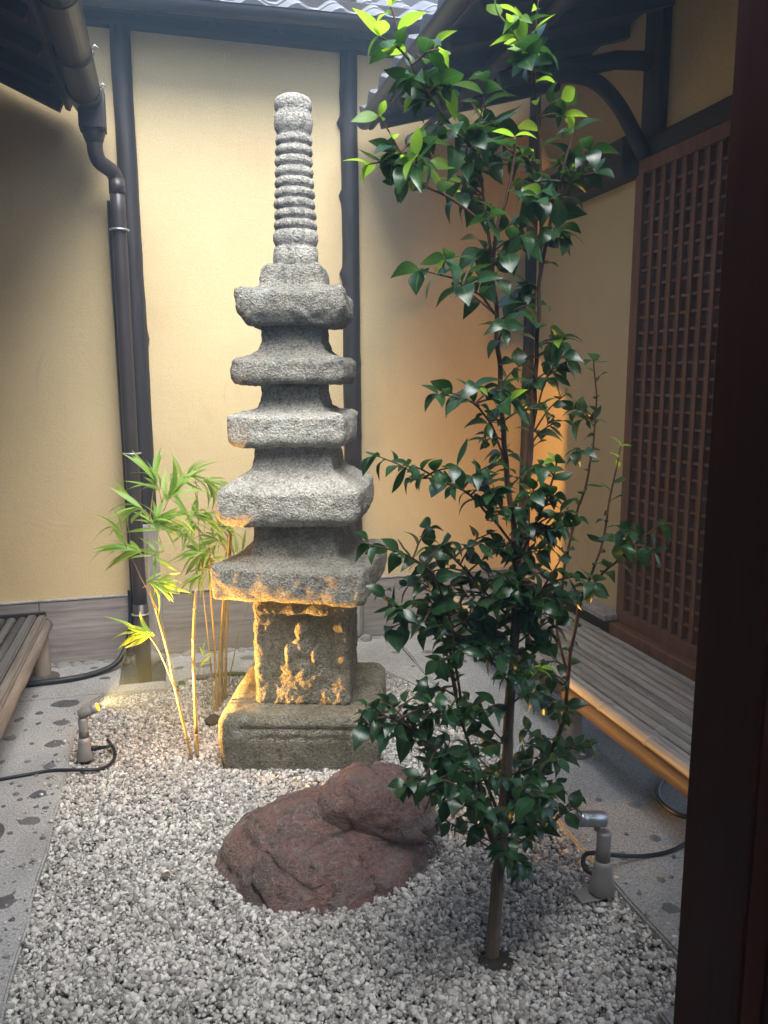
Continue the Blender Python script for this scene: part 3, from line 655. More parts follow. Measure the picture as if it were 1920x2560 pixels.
me = bpy.data.meshes.new('gravel'); nf = n*20
me.vertices.add(n*12); me.vertices.foreach_set('co', V.reshape(-1))
li = (icf[None]+12*np.arange(n)[:, None, None]).reshape(-1).astype(np.int32)
me.loops.add(nf*3); me.loops.foreach_set('vertex_index', li)
me.polygons.add(nf); me.polygons.foreach_set('loop_start', np.arange(0, nf*3, 3, dtype=np.int32)); me.update(calc_edges=True); me.validate()
tag(link('gravel', me, M['gravel']), 'loose pale grey and white gravel filling the courtyard', 'gravel', kind='stuff')

# ================================================================== BENCHES (bamboo slats on logs)
def bamboo_slat(name, x, y0, y1, z, w, phase, mat, par, off, node=.33):
    seg = 8; ys_ = [y0]; nodes = []; k = y0+phase
    while k < y1: nodes.append(k); k += node*random.uniform(.85, 1.15)
    Y = sorted(set([y0, y0+.004, y1-.004, y1]+[a for nd in nodes for a in (nd-.020, nd-.006, nd, nd+.006, nd+.020) if y0 < a < y1]))
    v = []; f = []; sw = random.uniform(-.004, .004)
    for yy in Y:
        e = 1.
        for nd in nodes:
            if abs(yy-nd) < .004: e = 1.2
            elif abs(yy-nd) < .008: e = 1.1
        if yy in (y0, y1): e = .93
        cx_ = x+sw*math.sin(yy*2+phase*9)
        for k in range(seg+1):
            a = math.pi*(k/seg); v.append((cx_+math.cos(a)*w/2*e-off[0], yy-off[1], z+math.sin(a)*w*.42*e-off[2]))
    n = seg+1
    for i in range(len(Y)-1):
        for k in range(seg): f.append((i*n+k, i*n+k+1, (i+1)*n+k+1, (i+1)*n+k))
        f.append((i*n+seg, i*n, (i+1)*n, (i+1)*n+seg))
    f.append(tuple(range(n-1, -1, -1))); f.append(tuple((len(Y)-1)*n+k for k in range(n)))
    return link(name, mesh(name, v, f), mat, par)
def leg(par, off, x, y, z1, mat, r=.045):
    V, f = grid_tube((x, y, .035), (x, y, z1), r, r*.97, 20, 14, .003); link('leg', mesh('leg', V-np.array(off), f), mat, par)
    o = link('foot_stone', pad, None, par); o.location = (x-off[0], y-off[1], .022-off[2]); o.scale = (.105, .105, .032)
pad = rock_mesh(44, 3, .08); pad.materials.append(M['granite2'])
# right bench
rbo = (2.2, 3.2, 0); rb = tag(empty('bamboo_bench', rbo), 'long bamboo slat bench below the lattice door on a reddish log', 'bench')
for i in range(11):
    x = 1.905+i*.0575; bamboo_slat('bamboo_slat', x, .9, 5.36-random.uniform(0, .02), .385+(.006 if i == 0 else 0),   .050 if i else .072, random.uniform(.05, .3), M['slat'], rb, rbo, .34)
V, f = grid_tube((1.908, .9, .336), (1.908, 5.36, .336), .050, .047, 90, 16, .004, 5, [(.56, 2.6, .02), (.53, 2.9, .018), (.66, 3.1, .02), (.44, 2.7, .02)])
link('front_log', mesh('front_log', V-np.array(rbo), f), M['cedar'], rb)
link('back_rail', box_mesh('back_rail', 2.42-2.2, 2.50-2.2, .9-3.2, 5.36-3.2, .30, .382, .006), M['darky'], rb)
for y in (1.6, 2.6, 3.45, 4.3, 5.2): link('cross_bearer', box_mesh('cross_bearer', 1.96-2.2, 2.42-2.2, y-.03-3.2, y+.03-3.2, .315, .380, .005), M['greylog'], rb)
for y in (1.6, 3.43, 5.15): leg(rb, rbo, 1.935, y, .31, M['legwood']); leg(rb, rbo, 2.44, y, .31, M['legwood'])
# left bench
lbo = (-1.3, 4.0, 0); lb = tag(empty('bamboo_bench', lbo), 'bamboo slat bench with dark weathered edge boards beside the lit lamp', 'bench')
for i in range(13):
    x = -.955-i*.062; bamboo_slat('bamboo_slat', x, 1.2, 5.36-random.uniform(0, .01), .388, .056, random.uniform(.05, .3), M['slatold'], lb, lbo, .36)
link('edge_board', box_mesh('edge_board', -.922+1.3, -.868+1.3, -2.8, 1.37, .385, .417, .008, 2), M['slatold'], lb)
link('edge_board', box_mesh('edge_board', -.864+1.3, -.808+1.3, -2.8, 1.37, .378, .410, .010, 2), M['greylog'], lb)
link('end_board', box_mesh('end_board', -1.75+1.3, -.815+1.3, 1.372, 1.392, .36, .426, .004), M['darkx'], lb)
V, f = grid_tube((-.822, 1.2, .342), (-.822, 5.365, .342), .047, .044, 80, 16, .004, 5)
link('front_log', mesh('front_log', V-np.array(lbo), f), M['greylog'], lb)
for y in (1.8, 3.4, 5.26): leg(lb, lbo, -.845, y, .315, M['legwood'], .052); leg(lb, lbo, -1.62, y, .315, M['legwood'])
for y in (1.8, 3.4, 5.2): link('cross_bearer', box_mesh('cross_bearer', -1.72+1.3, -.87+1.3, y-.03-4, y+.03-4, .31, .376, .005), M['greylog'], lb)

# ================================================================== GARDEN LAMPS AND CABLES
def garden_lamp(loc, label, head_dir, rz, lit, pivot):
    o = tag(empty('spot_lamp', loc, rz), label, 'lamp', None)
    Ri = Matrix.Rotation(-rz, 3, 'Z')
    def lt(name, prof_, mat):
        sg_ = 20; v = []; f = []
        for z, r_ in prof_: v += [(r_*math.cos(2*math.pi*k/sg_), r_*math.sin(2*math.pi*k/sg_), z) for k in range(sg_)]
        for i in range(len(prof_)-1):
            for k in range(sg_): f.append((i*sg_+k, i*sg_+(k+1) % sg_, (i+1)*sg_+(k+1) % sg_, (i+1)*sg_+k))
        f += [tuple(range(sg_-1, -1, -1)), tuple((len(prof_)-1)*sg_+k for k in range(sg_))]
        me_ = mesh(name, v, f); return link(name, me_, mat, o)
    lt('spike', [(-.06, .012), (-.01, .026), (.028, .030)], M['rubber'])
    lt('skirt', [(.022, .046), (.026, .048), (.070, .042), (.120, .033), (.150, .0300)], M['lamp'])
    lt('stem', [(.1495, .0285), (.20, .0255), (.255, .0265), (.262, .024), (.264, .010)], M['lamp'])
    hd = (Ri @ Vector(head_dir)).normalized(); pv = Vector(pivot)
    tube('knuckle', [pv-Vector((0, 0, .045)), pv], .011, M['lamp'], o, 10)
    h = tube('lamp_head', [pv-hd*.030, pv-hd*.027, pv+hd*.040, pv+hd*.045, pv+hd*.049, pv+hd*.078], [.024, .029, .029, .0265, .029, .029], M['lampsteel'] if not lit else M['lamp'], o, 20)
    tube('lens', [pv+hd*.0775, pv+hd*.0805], .0235, M['lens'] if lit else M['glass'], h, 20)
    return o, pv, hd
L1 = Vector((-.475, 4.02, .0)); HD1 = Vector((.88, -.10, .36))
lamp1, pv1, hd1 = garden_lamp(L1, 'lit grey garden spot lamp glowing amber at the pavement edge', HD1, 0, True, (.010, 0, .292))
sp = bpy.data.lights.new('lamp_beam', 'SPOT'); spo = bpy.data.objects.new('lamp_beam', sp); col.objects.link(spo); spo.parent = lamp1
sp.energy = 98; sp.color = (1, .50, .12); sp.spot_size = R(102); sp.spot_blend = 1.0; sp.shadow_soft_size = .022
spo.location = pv1+hd1*.095; spo.rotation_euler = (-hd1).to_track_quat('Z', 'Y').to_euler()
lamp2, pv2, hd2 = garden_lamp(Vector((1.482, 2.375, 0)), 'unlit grey garden spot lamp with silver head near the camellia trunk', (-.97, .12, .10), 0, False, (-.03, 0, .318))
link('foot_plate', box_mesh('foot_plate', -.10, -.01, -.035, .045, .010, .016, .002), M['lamp'], lamp2)
gl = tube('cable_gland', [(.034, -.006, .078), (.058, -.008, .079), (.060, -.008, .079), (.084, -.010, .080)], [.015, .015, .012, .012], M['rubber'], lamp1, 12)
lamp1.scale = (.9, .9, .9)
c1 = [L1+Vector((.064, -.008, .0715)), L1+Vector((.12, -.03, .085)), atz(270, 1850, .05), atz(287, 1880, .02), atz(280, 1905, .015), atz(250, 1922, .015), atz(200, 1925, .026), atz(130, 1926, .026), atz(60, 1938, .026), atz(-20, 1952, .026), atz(-140, 1975, .026)]
tag(tube('power_cable', c1, .0085, M['rubber'], None, 10, 6), 'black cable looping from the lit lamp across the pavement', 'cable')
c2 = [Vector((1.452, 2.39, .085)), Vector((1.432, 2.42, .10)), Vector((1.45, 2.45, .125)), Vector((1.50, 2.46, .12)), atz(1560, 2140, .06), atz(1620, 2139, .031), atz(1675, 2128, .031), atz(1720, 2105, .031), atz(1790, 2060, .031)]
tag(tube('power_cable', c2, .0085, M['rubber'], None, 10, 6), 'black cable running from the unlit lamp towards the bench', 'cable')
c3 = [atz(1790, 1915, .03), atz(1735, 1922, .03), atz(1672, 1940, .03), atz(1645, 1975, .03), atz(1660, 2012, .03), atz(1720, 2042, .03), atz(1790, 2060, .031)+Vector((.12, .1, 0))]
tag(tube('power_cable', c3, .012, M['rubber'], None, 10, 6), 'black cable curled on the concrete under the log bench', 'cable')
hs = [Vector((-.292, D-.05, .50)), Vector((-.295, 5.48, .32)), at(318, 1610, 5.40), at(290, 1658, 5.30), at(240, 1698, 5.22), at(180, 1714, 5.16), at(110, 1716, 5.14), at(50, 1716, 5.13), at(-60, 1712, 5.13)]
for k in range(4, 9): hs[k].z = max(hs[k].z, .036)
tag(tube('black_hose', hs, .018, M['rubber'], None, 12, 6), 'thick black hose curving from the downpipe to under the left bench', 'hose')

# ================================================================== PLANTS
def leaf_mesh(name, wid, droop, fold, mat, n=7, tip=1.6, cup=0.0, twist=0.0):
    v = []; f = []; uv = []
    for i in range(n+1):
        t = i/n; w = wid*math.sin(math.pi*min(1, t**.78)*.985+.012)*(1-.35*t**tip*0); w = max(w, .004)
        if t > .8: w *= 1-.25*(t-.8)/.2
        y = t; z = -droop*t*t+cup*math.sin(math.pi*t); tw = twist*t
        for s in (-1, 0, 1):
            x_ = s*w*math.cos(fold); zz = z+abs(s)*w*math.sin(fold)
            v.append((x_*math.cos(tw)-(zz-z)*math.sin(tw), y-droop*.25*t*t, z+x_*math.sin(tw)+(zz-z)*math.cos(tw))); uv.append((.5+.5*s, t))
    for i in range(n):
        for k in (0, 1): a = i*3+k; f.append((a, a+1, a+4, a+3))
    me = mesh(name, v, f); ul = me.uv_layers.new(name='UVMap')
    for lp in me.loops: ul.data[lp.index].uv = uv[lp.vertex_index]
    me.materials.append(mat); return me
cam_leaf = [leaf_mesh('leaf', w, d, fo, M['leaf'], cup=c, twist=tw) for w, d, fo, c, tw in ((.31, .12, .22, .06, .2), (.28, .38, .30, .08, -.35), (.34, .08, .15, .07, .1), (.29, .60, .24, .10, .45), (.25, .28, .45, .04, -.2), (.30, .22, .05, .12, .6), (.27, -.10, .30, -.04, -.5), (.33, .30, .18, .09, .0))]
yng_leaf = [leaf_mesh('leaf', w, d, fo, M['young'], cup=c, twist=tw) for w, d, fo, c, tw in ((.25, .15, .30, .03, .2), (.21, .28, .40, .04, -.2), (.28, .08, .2, .02, .1))]
leaves = []
def leaf_at(p, d, size, young=False, roll=None, up_=Vector((0, 0, 1))):
    d = Vector(d).normalized(); x_ = d.cross(up_)
    if x_.length < .05: x_ = Vector((1, 0, 0))
    x_.normalize(); z_ = x_.cross(d)
    m3 = Matrix((x_, d, z_)).transposed().to_4x4()
    m3 = m3 @ Matrix.Rotation(random.gauss(0, .5) if roll is None else roll, 4, 'Y')
    size *= (.76+.18*min(1, max(0, (p.z-1.5)/.8)))*random.choice((.65, .85, 1., 1., 1.12, 1.2)); leaves.append((Matrix.Translation(p) @ m3 @ Matrix.Diagonal((size*random.uniform(.85, 1.12), size, size, 1)), young, size))
TY = 2.20
tree_base = Vector((.971, TY, 0))
tree = tag(empty('camellia_tree', tree_base), 'slender camellia tree with glossy dark leaves growing from the gravel', 'tree')
def T(px, py, dy=0.): return at(px, py, TY+dy)
def add_stem(pts, ra, rb, mat='twig', name='branch', seg=8):
    P = smooth_path(pts, 5); n = len(P)
    w = np.array([tuple(p) for p in P]); w += np.stack([fbm(w+k*9, 9, 2) for k in range(3)], 1)*.008*np.minimum(1, np.arange(n)/4)[:, None]
    P = [Vector(p) for p in w]; v, f = tube_data([p-tree_base for p in P], [ra+(rb-ra)*i/(n-1) for i in range(n)], seg)
    link(name, mesh(name, v, f), M[mat], tree); return P
GA = 2.4
def clothe(P, start, gap, size, young=0, droop=.25, out=.9, prob=1.):
    """set leaves alternately along a stem"""
    L = [0.]
    for a, b in zip(P, P[1:]): L.append(L[-1]+(b-a).length)
    tot = L[-1]; s = start*tot; k = random.uniform(0, 6); spots = []
    while s < tot: spots.append(s); s += gap*random.uniform(.7, 1.3)
    spots += [tot]*2
    for j, s in enumerate(spots):
        if random.random() > prob: continue
        i = max(0, min(len(P)-2, int(np.searchsorted(L, s))-1)); t = (s-L[i])/max(1e-6, L[i+1]-L[i]); p = P[i].lerp(P[i+1], min(1, t)); tg = (P[i+1]-P[i]).normalized()
        a = Vector((0, 0, 1)) if abs(tg.z) < .8 else Vector((1, 0, 0)); x_ = tg.cross(a).normalized(); y_ = tg.cross(x_)
        k += GA; rad_ = x_*math.cos(k)+y_*math.sin(k)*.85
        d = tg*random.uniform(.25, .8)+rad_*out+Vector((0, 0, -droop*random.uniform(.2, 1.6)))
        yg = j >= len(spots)-young
        leaf_at(p, d, size*random.uniform(.75, 1.18)*(.9 if yg else 1), yg)
def twig(p, d, ln, n_leaf, size, young=0, droop=.3):
    d = Vector(d).normalized(); q = p+d*ln*.5+Vector((0, 0, .012)); e = p+d*ln+Vector((0, 0, -.01+ln*.12))
    P = add_stem([p, q, e], .0036, .0018, seg=5, name='twig'); clothe(P, .35, ln*.62/max(1, n_leaf), size, young, droop)
# trunk and stems, read off the photograph as (x, y, depth offset)
trunk = add_stem([T(1229, 2400), T(1236, 2300), T(1243, 2210), T(1250, 2140), T(1262, 2000, .02), T(1270, 1860, .02), T(1277, 1700, .02), T(1288, 1560, .03), T(1293, 1430, .03), T(1288, 1330, .03)], .0235, .0125, 'bark', 'trunk', 14)
def S(name, pts, ra, rb, start, gap, size, young=0, droop=.25, mat='twig', out=.9, prob=1.):
    P = add_stem([T(*p) for p in pts], ra, rb, mat); clothe(P, start, gap, size, young, droop, out, prob); return P
stems = {}
stems['side'] = S('', [(1252, 2140, .0), (1228, 2085, -.03), (1205, 2000, -.06), (1185, 1900, -.08)], .012, .006, .55, .035, .085)
stems['A'] = S('', [(1288, 1340, .03), (1268, 1200, .05), (1258, 1080, .05), (1250, 940, .05), (1243, 860, .05), (1240, 770, .04), (1233, 680, .03), (1240, 590, .02), (1262, 500, .0), (1284, 420, -.02), (1289, 340, -.04)], .010, .0035, .04, .062, .080, 2)
stems['A2'] = S('', [(1234, 690, .03), (1218, 560, .06), (1207, 470, .08), (1196, 380, .08), (1200, 310, .07), (1214, 240, .06), (1216, 205, .05)], .0055, .0022, .30, .040, .088, 0)
stems['A3'] = S('', [(1208, 480, .08), (1188, 385, .04), (1130, 320, .0), (1080, 245, -.04), (1035, 178, -.06), (1003, 105, -.06), (985, 45, -.06), (975, 20, -.06)], .0045, .002, .10, .046, .088, 5, .15)
stems['A4'] = S('', [(1212, 560, .05), (1120, 490, .0), (1048, 452, -.03), (1018, 405, -.04), (994, 365, -.05), (972, 325, -.05), (948, 285, -.05)], .0045, .002, .18, .042, .080, 7, .2)
stems['B'] = S('', [(1291, 1420, .03), (1310, 1250, .07), (1332, 1080, .09), (1338, 950, .09), (1346, 820, .08), (1352, 700, .06), (1375, 560, .03), (1398, 470, .0), (1418, 390, -.02), (1432, 325, -.03)], .010, .003, .10, .055, .080, 0)
stems['B2'] = S('', [(1352, 690, .06), (1351, 560, .08), (1352, 430, .08), (1346, 320, .06), (1338, 190, .03), (1336, 120, .02), (1338, 50, .01), (1345, 0, .0)], .0055, .002, .25, .060, .088, 8, .05)
stems['B3'] = S('', [(1338, 165, .03), (1300, 110, .0), (1270, 60, -.02), (1246, 25, -.03), (1238, -12, -.03)], .004, .002, .1, .034, .095, 9, .05, 'greentwig')
stems['B4'] = S('', [(1352, 520, .08), (1330, 420, .04), (1310, 388, .02)], .003, .0016, .4, .018, .060, 7, .05, 'greentwig')
stems['B5'] = S('', [(1375, 560, .03), (1420, 470, -.02), (1460, 440, -.04), (1490, 428, -.05)], .003, .0015, .4, .045, .085, 0)
stems['C'] = S('', [(1262, 2130, .0), (1290, 2080, .05), (1325, 2015, .10), (1360, 1920, .14), (1396, 1838, .16), (1413, 1770, .16), (1420, 1690, .16), (1432, 1595, .15), (1450, 1505, .14)], .011, .006, .15, .055, .082)
stems['C1'] = S('', [(1420, 1690, .16), (1392, 1560, .22), (1408, 1440, .24), (1432, 1320, .24), (1460, 1225, .22), (1482, 1122, .20), (1490, 1030, .18), (1487, 950, .16), (1484, 905, .15)], .006, .002, .22, .040, .070)
stems['C2'] = S('', [(1450, 1505, .14), (1482, 1430, .12), (1510, 1335, .10), (1527, 1233, .08), (1545, 1165, .06), (1552, 1118, .05)], .005, .002, .15, .038, .080, 4, .15)
stems['C3'] = S('', [(1450, 1505, .14), (1500, 1440, .08), (1560, 1385, .04), (1610, 1340, .0), (1650, 1315, -.02)], .0045, .002, .25, .030, .090, 0, .3)
stems['E'] = S('', [(1250, 2040, .02), (1190, 1900, .06), (1150, 1780, .10), (1128, 1690, .10), (1112, 1620, .10), (1098, 1550, .08), (1070, 1490, .05)], .006, .0025, .30, .042, .080)
stems['E2'] = S('', [(1165, 1800, .10), (1142, 1690, .06), (1133, 1610, .04), (1118, 1530, .02), (1085, 1440, .0), (1030, 1395, -.03), (965, 1372, -.06), (925, 1362, -.08)], .005, .002, .25, .036, .082, 0, .35)
stems['F'] = S('', [(1258, 2060, .0), (1170, 1960, -.08), (1090, 1880, -.12), (1030, 1820, -.15), (975, 1795, -.17), (935, 1800, -.18), (915, 1815, -.18)], .006, .002, .30, .030, .085, 0, .4)
stems['G'] = S('', [(1250, 2090, .0), (1190, 2030, -.10), (1130, 1975, -.15), (1075, 1945, -.18), (1030, 1950, -.20)], .005, .002, .30, .030, .088, 0, .4)
stems['H'] = S('', [(1262, 2125, .0), (1320, 2095, .04), (1372, 2060, .07), (1415, 2015, .09), (1442, 1995, .09)], .005, .002, .30, .045, .070, 0, .35)
stems['I'] = S('', [(1262, 2140, .0), (1285, 2130, -.03), (1305, 2160, -.06), (1312, 2172, -.07)], .0035, .002, .7, .05, .105, 0, .9)
stems['J'] = S('', [(1276, 1700, .02), (1190, 1620, .05), (1110, 1570, .04), (1050, 1552, .0), (1005, 1560, -.03), (975, 1575, -.05)], .005, .002, .25, .030, .085, 0, .35)
stems['K'] = S('', [(1285, 1560, .03), (1215, 1480, .08), (1160, 1420, .09), (1120, 1385, .08), (1075, 1365, .06)], .005, .002, .25, .030, .080, 1, .3)
stems['L'] = S('', [(1289, 1370, .03), (1215, 1275, .02), (1165, 1235, .0), (1110, 1205, -.03), (1062, 1195, -.05), (1035, 1200, -.06)], .0045, .002, .25, .030, .085, 0, .3)
stems['N'] = S('', [(1262, 1150, .05), (1225, 1060, .02), (1190, 1010, .0), (1140, 995, -.03), (1095, 990, -.05)], .004, .0018, .25, .040, .085, 0, .3)
stems['P'] = S('', [(1241, 790, .04), (1205, 745, .0), (1165, 720, -.03), (1130, 695, -.05), (1085, 685, -.06), (1050, 680, -.07)], .0038, .0018, .30, .042, .085, 0, .25)
stems['Q'] = S('', [(1335, 1060, .09), (1352, 985, .05), (1378, 925, .02), (1405, 890, .0)], .0035, .0016, .3, .038, .085)
stems['Q2'] = S('', [(1335, 1080, .09), (1375, 1020, .06), (1410, 985, .05)], .003, .0016, .4, .040, .08)
stems['Rr'] = S('', [(1290, 1420, .03), (1330, 1330, -.02), (1370, 1240, -.05), (1390, 1165, -.06), (1385, 1150, -.06)], .005, .002, .25, .034, .085, 2, .1)
stems['S2'] = S('', [(1280, 1680, .02), (1320, 1700, -.10), (1345, 1675, -.13), (1352, 1668, -.14)], .003, .0016, .6, .03, .085, 4, .0, 'greentwig')
stems['V'] = S('', [(1285, 1600, .03), (1330, 1520, -.04), (1370, 1450, -.08), (1400, 1400, -.09)], .0045, .002, .3, .034, .085, 0, .3)
# short twigs filling the lower crown
def fill(key, n, size, a=.1, b=.9, ln=(.07, .15), nl=4, yg=0):
    P = stems[key] if isinstance(key, str) else key
    for _ in range(n):
        i = int((len(P)-1)*random.uniform(a, b)); an = random.uniform(0, 2*math.pi)
        twig(P[i], (math.cos(an), math.sin(an)*.9, random.uniform(-.05, .7)), random.uniform(*ln), nl, size, random.randint(0, yg))
fill(trunk, 38, .085, .42, 1., (.07, .17), 5)
for k, n_ in (('C', 18), ('E', 12), ('E2', 12), ('F', 12), ('G', 13), ('J', 14), ('K', 12), ('L', 11), ('A', 9), ('B', 5), ('C1', 6), ('C3', 4), ('Rr', 6), ('V', 10), ('side', 6), ('H', 3)): fill(k, n_, .080, .2 if k != 'A' else .05, .85 if k != 'A' else .5)
for k, n_ in (('A2', 9), ('A3', 8), ('A4', 8), ('B', 8), ('B2', 6), ('B5', 5), ('A', 7), ('P', 3), ('N', 4)): fill(k, n_, .085, .25 if k != 'A' else .6, .8 if k != 'A' else .98, (.05, .11), 3, 3 if k in ('A3', 'A4', 'B2') else 1)
for _ in range(18):    # low twigs around the fork
    an = random.uniform(0, 2*math.pi); twig(trunk[random.randint(15, 22)], (math.cos(an), math.sin(an), random.uniform(.0, .5)), random.uniform(.12, .24), 5, .088, 0, .5)
order = sorted(range(len(leaves)), key=lambda i: -leaves[i][2]*(1.6 if leaves[i][1] else 1))
Ti = Matrix.Translation(-tree_base); rest = []
for rank, i in enumerate(order):
    m4, yg, sz = leaves[i]
    if rank < 300: o = link('leaf', random.choice(yng_leaf if yg else cam_leaf), None, tree); o.matrix_local = Ti @ m4
    else: rest.append((Ti @ m4, yg))
def joined(name, items, variants_fn, mats, par):
    V = []; F = []; U = []; MI = []; b = 0
    for m4, yg in items:
        me = random.choice(variants_fn(yg)); ul = me.uv_layers[0].data
        V += [tuple(m4 @ v.co) for v in me.vertices]
        for p in me.polygons: F.append(tuple(b+k for k in p.vertices)); MI.append(1 if yg else 0); U += [tuple(ul[l].uv) for l in p.loop_indices]
        b += len(me.vertices)
    me = mesh(name, V, F); u = me.uv_layers.new(name='UVMap'); u.data.foreach_set('uv', np.array(U).ravel())
    for m_ in mats: me.materials.append(m_)
    me.polygons.foreach_set('material_index', MI); o = link(name, me, None, par); o['kind'] = 'stuff'; return o
print('camellia leaves', len(leaves))
if rest: joined('foliage', rest, lambda yg: yng_leaf if yg else cam_leaf, [M['leaf'], M['young']], tree)
# bare soil at the trunk
so = link('planting_hole', rock_mesh(61, 3, .25), M['soil'], None, (.985, 2.17, -.012)); so.scale = (.075, .06, .014); tag(so, kind='structure')

# ------------------------------------------------------------------ bamboo
bl = [leaf_mesh('leaf', w, d, .35, M['bleaf'], n=8, cup=c, twist=tw) for w, d, c, tw in ((.062, .22, .03, .3), (.054, .40, .05, -.4), (.068, .12, .02, .2), (.05, .55, .06, .5), (.045, .7, .1, .2))]
for m_ in bl: pass
def bamboo(base, label, culms, clusters):
    o = tag(empty('bamboo_plant', base), label, 'bamboo')
    base = Vector(base)
    for pts, Y, ra, rb in culms:
        P = smooth_path([at(x, y, Yy) for (x, y), Yy in zip(pts, Y)], 6); n = len(P); L = 0; v = []; rads = []; nx_ = .10
        Q = []; Rr_ = []
        for i, p in enumerate(P):
            rr_ = ra+(rb-ra)*i/(n-1); Q.append(p-base); Rr_.append(rr_)
        # nodes: swollen rings
        Q2 = []; R2 = []; acc = 0; nxt = .12
        for i in range(len(Q)-1):
            Q2.append(Q[i]); R2.append(Rr_[i]); d = (Q[i+1]-Q[i]).length
            if acc+d > nxt:
                t = (nxt-acc)/d; c = Q[i].lerp(Q[i+1], t); dd = (Q[i+1]-Q[i]).normalized()
                for k, e in ((-.006, 1.), (-.002, 1.28), (.002, 1.28), (.006, .95)): Q2.append(c+dd*k); R2.append(Rr_[i]*e)
                nxt += random.uniform(.13, .2)
            acc += d
        Q2.append(Q[-1]); R2.append(Rr_[-1])
        vv, ff = tube_data(Q2, R2, 8); link('culm', mesh('culm', vv, ff), M['culm'], o)
    for px, py, Y, n, ang, spread, ln in clusters:
        c = at(px, py, Y)
        st_ = c-(rt*math.cos(R(ang))+up*math.sin(R(ang)))*.10
        vv, ff = tube_data([st_-base+Vector((0, 0, -.03)), (st_+c)*.5-base, c-base], [.0022, .0018, .0012], 5); link('twig', mesh('twig', vv, ff), M['culm'], o)
        for i in range(int(n*1.8)):
            a = R(ang+random.gauss(0, spread)); dp = random.uniform(-.6, .6)
            d = rt*math.cos(a)+up*math.sin(a)+Vector((0, 1, 0))*dp
            p = st_.lerp(c, random.uniform(.2, 1.))
            d.normalize(); x_ = d.cross(Vector((0, 0, 1))+Vector((random.gauss(0, .4), -.6+random.gauss(0, .4), 0))).normalized(); z_ = x_.cross(d)
            if z_.z < 0: x_ = -x_; z_ = -z_
            m3 = Matrix((x_, d, z_)).transposed().to_4x4(); s = ln*random.uniform(.65, 1.15)
            lf = link('leaf', random.choice(bl), None, o); lf.matrix_local = Matrix.Translation(p-base) @ m3 @ Matrix.Rotation(random.gauss(0, .5), 4, 'Y') @ Matrix.Diagonal((s*random.uniform(.9, 1.3), s, s, 1))
    return o
B1 = atz(484, 1893)
bamboo(B1, 'two thin bamboo stems with green leaves leaning towards the downpipe', [
    ([(481, 1900), (437, 1717), (421, 1637), (397, 1550), (375, 1470), (368, 1380), (378, 1270), (388, 1190)], [3.9, 3.95, 4., 4., 4.02, 4.05, 4.05, 4.05], .0072, .0025),
    ([(494, 1895), (488, 1757), (484, 1609), (490, 1472)], [3.92, 3.95, 3.97, 4.0], .0088, .0075),
    ([(437, 1720), (400, 1632), (372, 1590), (355, 1580)], [3.95, 3.93, 3.9, 3.88], .0035, .0015),
    ([(420, 1640), (400, 1540), (350, 1440), (310, 1350), (285, 1305)], [4., 4., 3.98, 3.95, 3.93], .003, .0012)],
    [(387, 1195, 4.05, 9, 110, 35, .19), (378, 1300, 4.05, 9, 120, 60, .18), (440, 1225, 4.05, 10, 50, 40, .19), (425, 1300, 4.05, 7, 15, 40, .18), (318, 1370, 3.96, 7, 165, 22, .20), (330, 1262, 3.98, 6, 160, 35, .19),
     (405, 1455, 4.0, 9, 0, 45, .17), (380, 1390, 4.03, 6, 200, 70, .14), (350, 1582, 3.88, 9, 168, 22, .19), (290, 1310, 3.93, 3, 120, 20, .15)])
B2 = atz(548, 1780)
bamboo(B2, 'bright yellow green bamboo clump lit by the lamp against the pagoda', [
    ([(543, 1790), (538, 1640), (528, 1500), (522, 1360)], [4.50, 4.52, 4.54, 4.55], .0078, .0065),
    ([(549, 1778), (550, 1617), (558, 1502), (570, 1380), (575, 1300)], [4.54, 4.56, 4.58, 4.6, 4.6], .0085, .006),
    ([(563, 1745), (566, 1600), (570, 1498), (576, 1370), (580, 1320)], [4.62, 4.62, 4.62, 4.62, 4.62], .0085, .006),
    ([(557, 1760), (556, 1640), (563, 1500), (566, 1380)], [4.6, 4.62, 4.64, 4.64], .0065, .005),
    ([(538, 1792), (522, 1612), (508, 1480), (497, 1330), (494, 1240), (485, 1180)], [4.48, 4.5, 4.52, 4.54, 4.55, 4.55], .0045, .0015),
    ([(572, 1705), (598, 1580), (620, 1514), (640, 1400)], [4.68, 4.70, 4.72, 4.74], .003, .0015),
    ([(535, 1790), (515, 1720), (505, 1640)], [4.45, 4.44, 4.42], .002, .001)],
    [(481, 1190, 4.55, 9, 20, 60, .19), (500, 1285, 4.54, 10, 10, 45, .19), (495, 1385, 4.54, 11, 190, 40, .18), (468, 1315, 4.53, 8, 200, 60, .17), (565, 1310, 4.6, 11, 20, 60, .18), (525, 1210, 4.57, 8, -20, 40, .18), (525, 1340, 4.56, 9, 150, 60, .17),
     (610, 1375, 4.74, 5, 30, 40, .17), (500, 1440, 4.53, 8, 210, 40, .17), (560, 1250, 4.62, 7, 40, 60, .17), (520, 1410, 4.56, 8, 10, 60, .16), (508, 1640, 4.42, 3, 70, 30, .10)])
ds = link('dark_stone', rock_mesh(77, 3, .4), M['soil'], None, atz(534, 1800, .02)); ds.scale = (.05, .05, .028); tag(ds, 'small black lump of stone at the foot of the bamboo', 'stone')
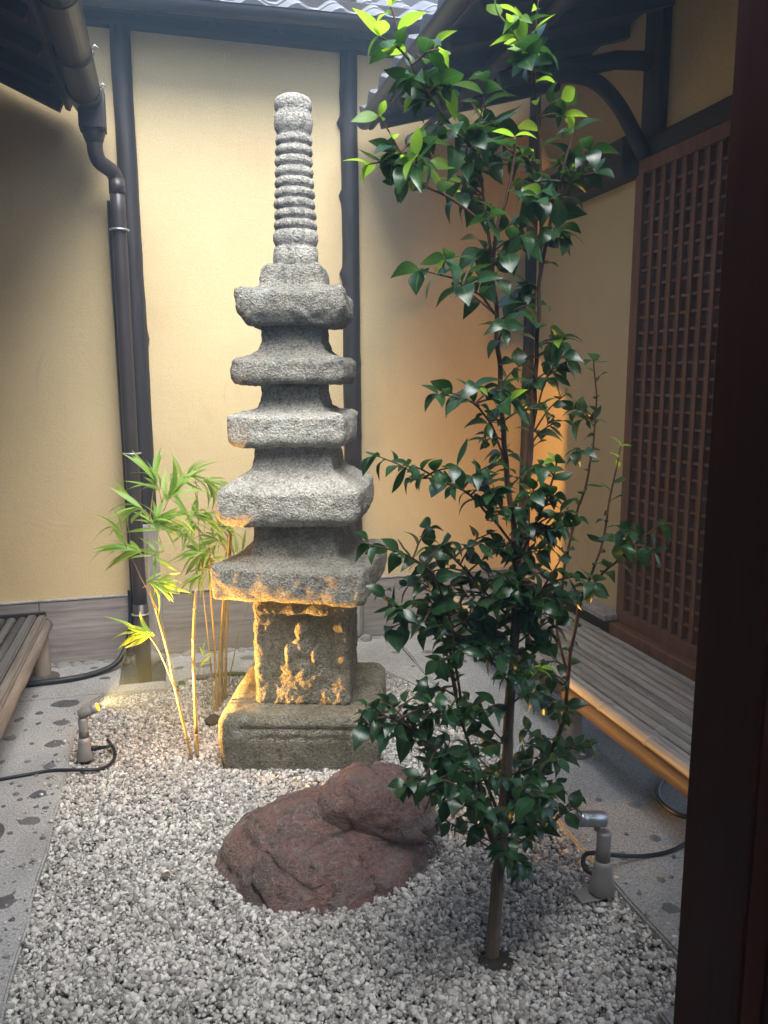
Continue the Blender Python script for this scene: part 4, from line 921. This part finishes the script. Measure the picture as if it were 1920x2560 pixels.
# moss along the pit edge
V = []; F = []; b = 0
mm = rock_mesh(5, 1, .3)
mv = np.array([v.co for v in mm.vertices]); mf = [tuple(p.vertices) for p in mm.polygons]
for _ in range(420):
    x = random.uniform(-.06, .52); y = (back_edge(x) if x > 0 else 4.885)+random.gauss(-.004, .016)
    if fbm(np.array([[x, y, 0]]), 6, 2)[0] < -.10: continue
    s = random.uniform(.006, .014); V += [tuple(q) for q in mv*np.array([s, s, s*.6])+np.array([x, y, .006])]; F += [tuple(b+k for k in f) for f in mf]; b += len(mv)
tag(link('moss', mesh('moss', V, F), M['moss']), 'green moss growing along the edge of the back pavement', 'moss', kind='stuff')
fl_ = link('fallen_leaf', cam_leaf[3].copy(), None, None, atz(425, 2190, .012)); fl_.data.materials.clear(); fl_.data.materials.append(M['bark']); fl_.scale = (.05,)*3; fl_.rotation_euler = (.3, .2, 1.1); tag(fl_, 'small dry brown leaf fallen on the gravel beside the boulder', 'leaf')
pe = link('fallen_petal', rock_mesh(9, 2, .3), M['litter'], None, atz(1352, 1861, .022)); pe.scale = (.018, .014, .006); tag(pe, 'small red petal fallen on the pavement by the bench leg', 'petal')

# ------------------------------------------------------------------ door post in the foreground
dp = tag(empty('door_post', (1.15, 1.25, .0)), 'very dark red brown door post standing between viewer and bench', 'post')
link('post_shaft', box_mesh('post_shaft', -.115, .45, -.10, .10, -.1, 3.6, .008, 2), M['fg'], dp)
link('post_rebate', box_mesh('post_rebate', -.06, .40, -.13, -.1015, -.1, 3.6, .004), M['fg'], dp)

VEIL = link('veil_volume', box_mesh('veil_volume', -26, 26, -26, 26, -1.45, 5.75, 0)); tag(VEIL, 'added thin bluish volume standing in for lens veil', 'veil_volume', kind='stuff')  # thin blue volume added to imitate lens veil, not real air
hm_ = bpy.data.materials.new('veil_volume'); hm_.use_nodes = True; hn = hm_.node_tree; hn.nodes.clear(); ho = hn.nodes.new('ShaderNodeOutputMaterial'); hv = hn.nodes.new('ShaderNodeVolumePrincipled')
hv.inputs['Color'].default_value = (.52, .76, 1., 1); hv.inputs['Density'].default_value = .017; hv.inputs['Anisotropy'].default_value = .2; hn.links.new(hv.outputs[0], ho.inputs['Volume']); VEIL.data.materials.append(hm_)
